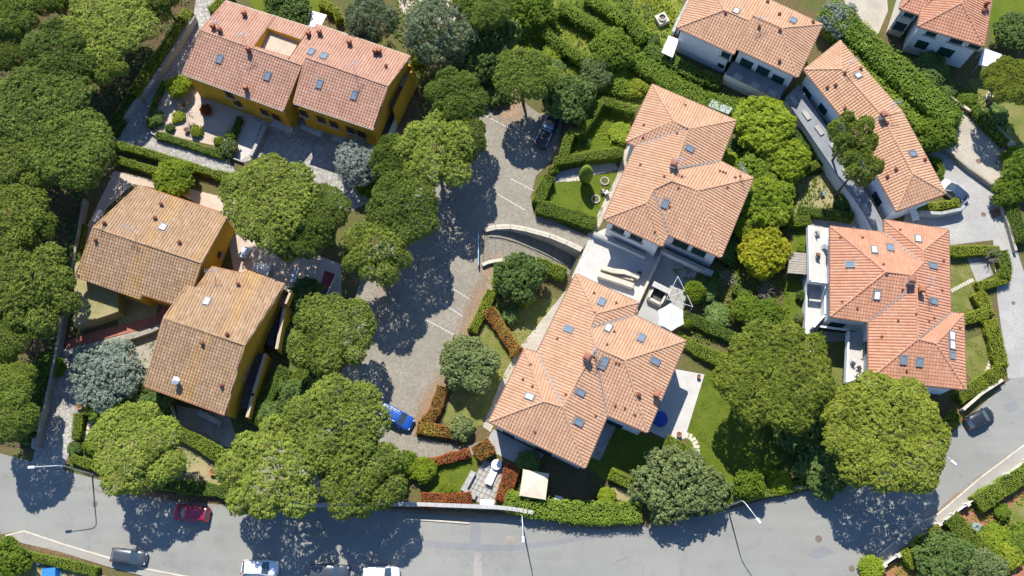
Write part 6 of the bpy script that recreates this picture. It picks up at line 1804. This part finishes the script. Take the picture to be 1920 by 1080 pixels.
hedge('bright hedge beside the ramp wall', '1005,490 1030,500 1058,512', 24, 1.7, 'bright', rough=.1)
hedge('bright hedge left of the dark bushy tree', '938,500 932,520 935,540', 18, 1.3, 'bright', rough=.1)
hedge('clipped hedge along the right edge of the parking', '922,545 905,580 885,620', 20, 1.3, 'hedge_gold')
hedge('red-flecked hedge beside the island lawn', '915,580 940,615 970,660', 24, 1.4, 'photinia_mixed')
hedge('red and green hedge on the lower parking edge', '830,725 815,770 795,795', 21, 1.3, 'photinia_mixed')
hedge('red-tipped hedge behind the blue car', '783,800 815,805 852,812', 22, 1.3, 'photinia_mixed')
hedge('red hedge pointing to the villa steps', '805,868 840,858 880,848', 17, 1.2, 'photinia')
hedge('red hedge along the road wall', '790,938 830,938 882,936', 26, 1.3, 'photinia')
hedge('red hedge beside the beige canopy', '962,872 952,905 940,938', 25, 1.4, 'photinia')
hedge('block of red and gold hedge above the slab patio', '900,830 915,855', 34, 1.4, 'photinia_mixed')
hedge('roadside hedge in the lower left corner', '40,1040 90,1050 180,1072', 17, 1.2, 'hedge')
hedge('thick hedge behind the white fence, upper stretch', '1835,945 1880,915 1935,880', 34, 1.6, 'hedge')
hedge('middle hedge running down from the white fence', '1785,970 1815,1000 1850,1040 1880,1080', 34, 1.5, 'hedge')
hedge('broad hedge behind the white fence, lower stretch', '1700,1052 1740,1020 1770,1000', 34, 1.5, 'hedge_gold')
hedge('right edge hedge beside the drive wall', '1890,365 1905,400 1920,450', 26, 1.6, 'hedge_dark', rough=.12)
hedge('dark hedge along the garden of the top right villa', '1690,110 1740,150 1800,200', 20, 1.4, 'hedge_dark', rough=.12)
hedge('hedge between the garden path and the right edge', '1830,200 1860,235 1890,265', 20, 1.4, 'hedge_dark', rough=.12)
hedge('overgrown row in the meadow, upper', '1050,8 1090,32 1140,60', 20, 2.0, 'broad', rough=.2, leaf=.2)
hedge('overgrown row in the meadow, middle', '1010,52 1055,85 1105,115', 18, 1.9, 'hedge', rough=.2, leaf=.2)
hedge('overgrown row below the yellow meadow strip', '985,95 1030,130 1075,150', 18, 1.6, 'hedge_gold', rough=.2, leaf=.2)
hedge('overgrown row at the top edge of the meadow', '1100,-8 1140,12 1170,40', 18, 1.8, 'hedge', rough=.2, leaf=.2)
hedge('overgrown row beside the well garden', '1160,10 1185,40 1210,70', 26, 1.3, 'broad', rough=.2, leaf=.22)
hedge('overgrown strip above the clipped hedge garden', '1090,160 1130,162 1190,172', 16, .9, 'hedge', rough=.2, leaf=.22)

# ================================================================ shrubs
for lab, key, x, y, r, top in (
    ('round clipped bush at the lower corner of the planted courtyard', 'shrub_grey', 430, 278, 16, 1.6), ('small bush beside the round courtyard bush', 'shrub', 410, 266, 9, 1.0),
    ('small bush by the courtyard hedge end', 'shrub', 432, 255, 8, 1.0),
    ('yellow-green shrub in the courtyard flower bed', 'shrub_gold', 368, 246, 11, .9), ('round low shrub in the courtyard middle', 'shrub_gold', 335, 220, 11, .7),
    ('shrub left in the courtyard flower bed', 'shrub_dark', 318, 240, 8, .8), ('potted shrub by the courtyard steps', 'shrub_red', 386, 206, 10, 1.0),
    ('shrub at the left tip of the courtyard', 'shrub_dark', 292, 222, 14, 1.2), ('leafy bush below the ochre eaves', 'shrub', 352, 150, 16, 1.5),
    ('round grey-green shrub beside the villa path', 'shrub_grey', 866, 803, 22, 2.0), ('bushy shrub left of the triangle lawn', 'shrub', 760, 870, 22, 1.8),
    ('yellow-green bush on the triangle lawn', 'shrub_gold', 840, 920, 13, 1.2), ('leafy bush left of the triangle lawn', 'shrub_bright', 795, 882, 22, 2.0),
    ('dark bush by the villa below the orange roof', 'shrub_dark', 990, 868, 22, 1.5), ('small bush by the parasol', 'shrub_bright', 1289, 606, 10, 1.4),
    ('flowering white shrub on the west lawn', 'shrub_grey', 1500, 596, 9, 1.0), ('dark bush at the top of the west lawn', 'shrub_dark', 1503, 555, 10, 1.2),
    ('bush beside the pergola deck', 'shrub', 1506, 468, 10, 1.0), ('ivy bush climbing by the balconies', 'shrub', 1530, 640, 16, 2.2),
    ('low dark bush in the court of the red-roofed villa', 'shrub_dark', 1545, 715, 18, 1.0), ('small bush on the corner lawn', 'shrub', 1880, 960, 13, 1.1),
    ('shrub beside the agave', 'shrub_bright', 1865, 1010, 22, 1.3), ('shrub in the red earth garden', 'shrub_gold', 1890, 1040, 26, 1.4), ('shrub at the lower right edge', 'shrub', 1915, 1010, 24, 1.5),
    ('fern bush at the end of the white fence', 'shrub_bright', 1635, 1066, 20, 1.4), ('bush below the bay of the fenced yard', 'shrub_dark', 1580, 380, 16, 1.2),
    ('bush at the edge of the shady lawn', 'shrub', 1290, 860, 16, 1.3), ('bush by the roadside hedge, bare garden side', 'shrub_bright', 1138, 932, 16, 1.3),
    ('dark bush in the island lawn', 'shrub_dark', 960, 590, 18, 1.4),
    ('golden bush at the tip of the island lawn', 'shrub_gold', 985, 560, 16, 1.2), ('bush at the head of the meadow', 'shrub', 1180, 100, 18, 1.4),
    ('small bush by the well', 'shrub_dark', 1225, 75, 12, 1.1), ('bush in the meadow centre', 'shrub_bright', 1040, 95, 20, 1.2), ('bush at the meadow lower edge', 'shrub_dark', 1040, 130, 20, 1.4),
    ('bush below the purple-grey tree', 'shrub', 1160, 150, 22, 1.5), ('yellow bush left of the upper villa', 'shrub_gold', 1195, 165, 18, 1.3),
    ('bush between hedge garden and villa', 'shrub_bright', 1165, 250, 20, 1.0), ('dark bush at the left garden gate', 'shrub_dark', 140, 840, 12, 1.0),
    ('bush by the stepping stones', 'shrub', 172, 835, 14, 1.2), ('golden bush beside the clay pots', 'shrub_gold', 225, 655, 16, 1.3), ('bush at the forest wall end', 'shrub', 105, 690, 16, 1.2),
    ('dark bush in the shaded house corner', 'shrub_dark', 500, 770, 24, 1.5), ('dark bush beside the lower ochre house wall', 'shrub_dark', 545, 640, 26, 1.6),
    ('bush at the parking head by the bare pine trunk', 'shrub_dark', 930, 175, 24, 1.8), ('bush along the bend hedge', 'shrub_bright', 1460, 905, 20, 1.5), ('bush beside the bend lamp', 'shrub_dark', 1375, 925, 18, 1.4),
    ('garden bush below the top right villa', 'shrub_dark', 1770, 165, 20, 1.2), ('garden bush beside the urn lawn', 'shrub', 1815, 185, 16, 1.2), ('bush at the urn lawn corner', 'shrub_dark', 1870, 215, 18, 1.3),
    ('bush below the right side drive', 'shrub', 1905, 300, 22, 1.4), ('mid-green bush at the yard of the long villa', 'shrub', 1530, 270, 24, 1.6), ('dark bush beside the long villa porch', 'shrub_dark', 1520, 235, 24, 1.6),
    ('dark bush by the yard fence', 'shrub_dark', 1500, 260, 20, 1.5), ('bright bush right of the upper villa corner', 'shrub_bright', 1370, 300, 24, 1.6), ('dark bush right of the upper villa', 'shrub_dark', 1375, 280, 20, 1.4),
    ('dark bush below the bright trees', 'shrub_dark', 1370, 470, 26, 1.5), ('dark bush below the grey terrace', 'shrub_dark', 1320, 545, 24, 1.3), ('bush in the dark garden below the parasol', 'shrub_dark', 1345, 590, 22, 1.2),
    ('green bush beside the ochre pair terrace', 'shrub', 783, 108, 14, 1.6), ('bush beside the wide pine base', 'shrub', 690, 350, 20, 1.5),
): tree('shrub', lab, 'shrub', key, x, y, r, top)
# clay pots by the houses
def pot(label, px, py, r=.3, plant=None):
    c = G(px, py, .3); root = thing('plant_pot', label, 'pot', (c.x, c.y, .03), 0, 'clay pots')
    mb = MB(); mb.lathe((0, 0, 0), [(r * .65, 0), (r, .45), (r * 1.1, .46), (r * 1.1, .54), (r * .9, .54), (r * .85, .45)], 12); o = mb.build('pot', 'clay', None, False, Vector((0, 0, 0))); o.parent = root
    mb = MB(); mb.lathe((0, 0, .4), [(r * .85, 0), (r * .5, .08)], 10); o = mb.build('soil', 'earth', None, False, Vector((0, 0, 0))); o.parent = root
for lab, x, y, r in (('clay pot beside the curved wall of the lower ochre house', 240, 668, .5), ('clay pot right of the curved wall pot', 262, 690, .35), ('clay pot near the left tip of the planted courtyard', 296, 190, .5),
    ('clay pot at the head of the stepping stones', 150, 762, .4), ('small clay pot on the white terrace by the steps', 1199, 513, .28), ('clay pot at the corner of the white east terrace', 1310, 706, .22), ('clay pot by the curved stepping path', 1273, 815, .3),
    ('clay pot among the courtyard flowers', 350, 245, .3), ('clay pot beside the shaded terrace edge', 540, 490, .3), ('clay pot in the dry garden by the road pine', 400, 885, .4)): pot(lab, x, y, r)

# ================================================================ growth nobody could count
for i, (nm, s_) in enumerate((('long_lawn_grass', '1285,822 1323,700 1345,660 1400,655 1400,900 1340,890 1310,870'), ('front_lawn_grass', '1015,335 1060,340 1160,330 1122,412 1015,385'), ('west_lawn_grass', '1470,530 1514,522 1514,655 1470,648'),
    ('east_lawn_grass', '1783,480 1815,480 1830,530 1828,588 1783,588'), ('south_lawn_grass', '1810,640 1858,620 1885,685 1830,715'), ('triangle_lawn_grass', '800,885 878,855 890,865 868,925 800,925'), ('shady_lawn_grass', '1105,868 1150,805 1258,832 1248,868 1135,895'))):
    ground_cover(nm, s_, 'grass_blades', 55, .07, .13, seed=40 + i, scale=1.6)
ground_cover('meadow_growth', '955,-30 1290,-30 1250,100 1320,180 1190,195 1050,185 960,120', 'hedge_gold', 26, .5, .24, seed=5)
ground_cover('rough_growth', '955,-30 1290,-30 1250,100 1320,180 1190,195 1050,185 960,120', 'broad_dark', 12, .45, .26, seed=8)
ground_cover('forest_undergrowth', '-30,-20 370,-20 205,245 155,370 112,640 66,840 -30,830', 'broad_dark', 10, .7, .3, seed=6)
ground_cover('garden_undergrowth', '1350,190 1560,190 1600,400 1480,420 1480,660 1300,640 1260,500 1400,420', 'broad', 20, .6, .24, seed=7)
ground_cover('shade_undergrowth', '1420,720 1620,700 1640,880 1540,900 1420,920', 'broad_dark', 16, .5, .26, seed=9)
ground_cover('corner_undergrowth', '1660,1065 1760,995 1925,880 1925,1090 1640,1100', 'hedge_gold', 22, .45, .22, seed=10)
ground_cover('parkside_undergrowth', '690,-20 960,-20 960,140 930,190 790,300 690,330 700,200 760,110', 'broad_dark', 16, .8, .3, seed=12)
ground_cover('hedge_garden_growth', '1130,195 1188,215 1165,285 1065,290 1080,262', 'bright', 22, .25, .2, seed=13)
ground_cover('ochre_garden_growth', '530,560 640,560 640,700 600,780 480,830 440,800 520,680', 'broad_dark', 16, .6, .28, seed=14)
ground_cover('yard_growth', '180,660 290,640 300,760 420,830 340,900 160,880 160,780', 'broad', 7, .3, .22, seed=15)
ground_cover('villa_garden_growth', '1690,100 1850,180 1930,260 1930,380 1840,220 1700,130', 'broad_dark', 14, .5, .26, seed=16)
ground_cover('island_growth', '935,545 1000,550 1040,570 960,690 925,760 860,790 840,760 900,640', 'hedge_gold', 7, .3, .2, seed=17)
M['needles'] = mat_leaf('fallen_needles', (0.20, 0.11, 0.05), (0.36, 0.22, 0.11), 0.0)
litter('fallen_needles', [(300, 930, 60, 5, -6), (850, 962, 70, 3, -3), (1150, 985, 60, 4, 2), (1500, 915, 60, 5, 14), (100, 1028, 50, 5, -14), (1790, 940, 60, 4, 36), (720, 560, 14, 50, -20), (895, 560, 9, 40, -25), (870, 630, 8, 45, -22), (935, 505, 20, 14, 0), (960, 205, 16, 22, 0), (955, 200, 14, 18, 0), (840, 700, 7, 40, -20), (1055, 265, 5, 26, -25), (800, 760, 8, 28, -25)], 1500, 'needles', 4)
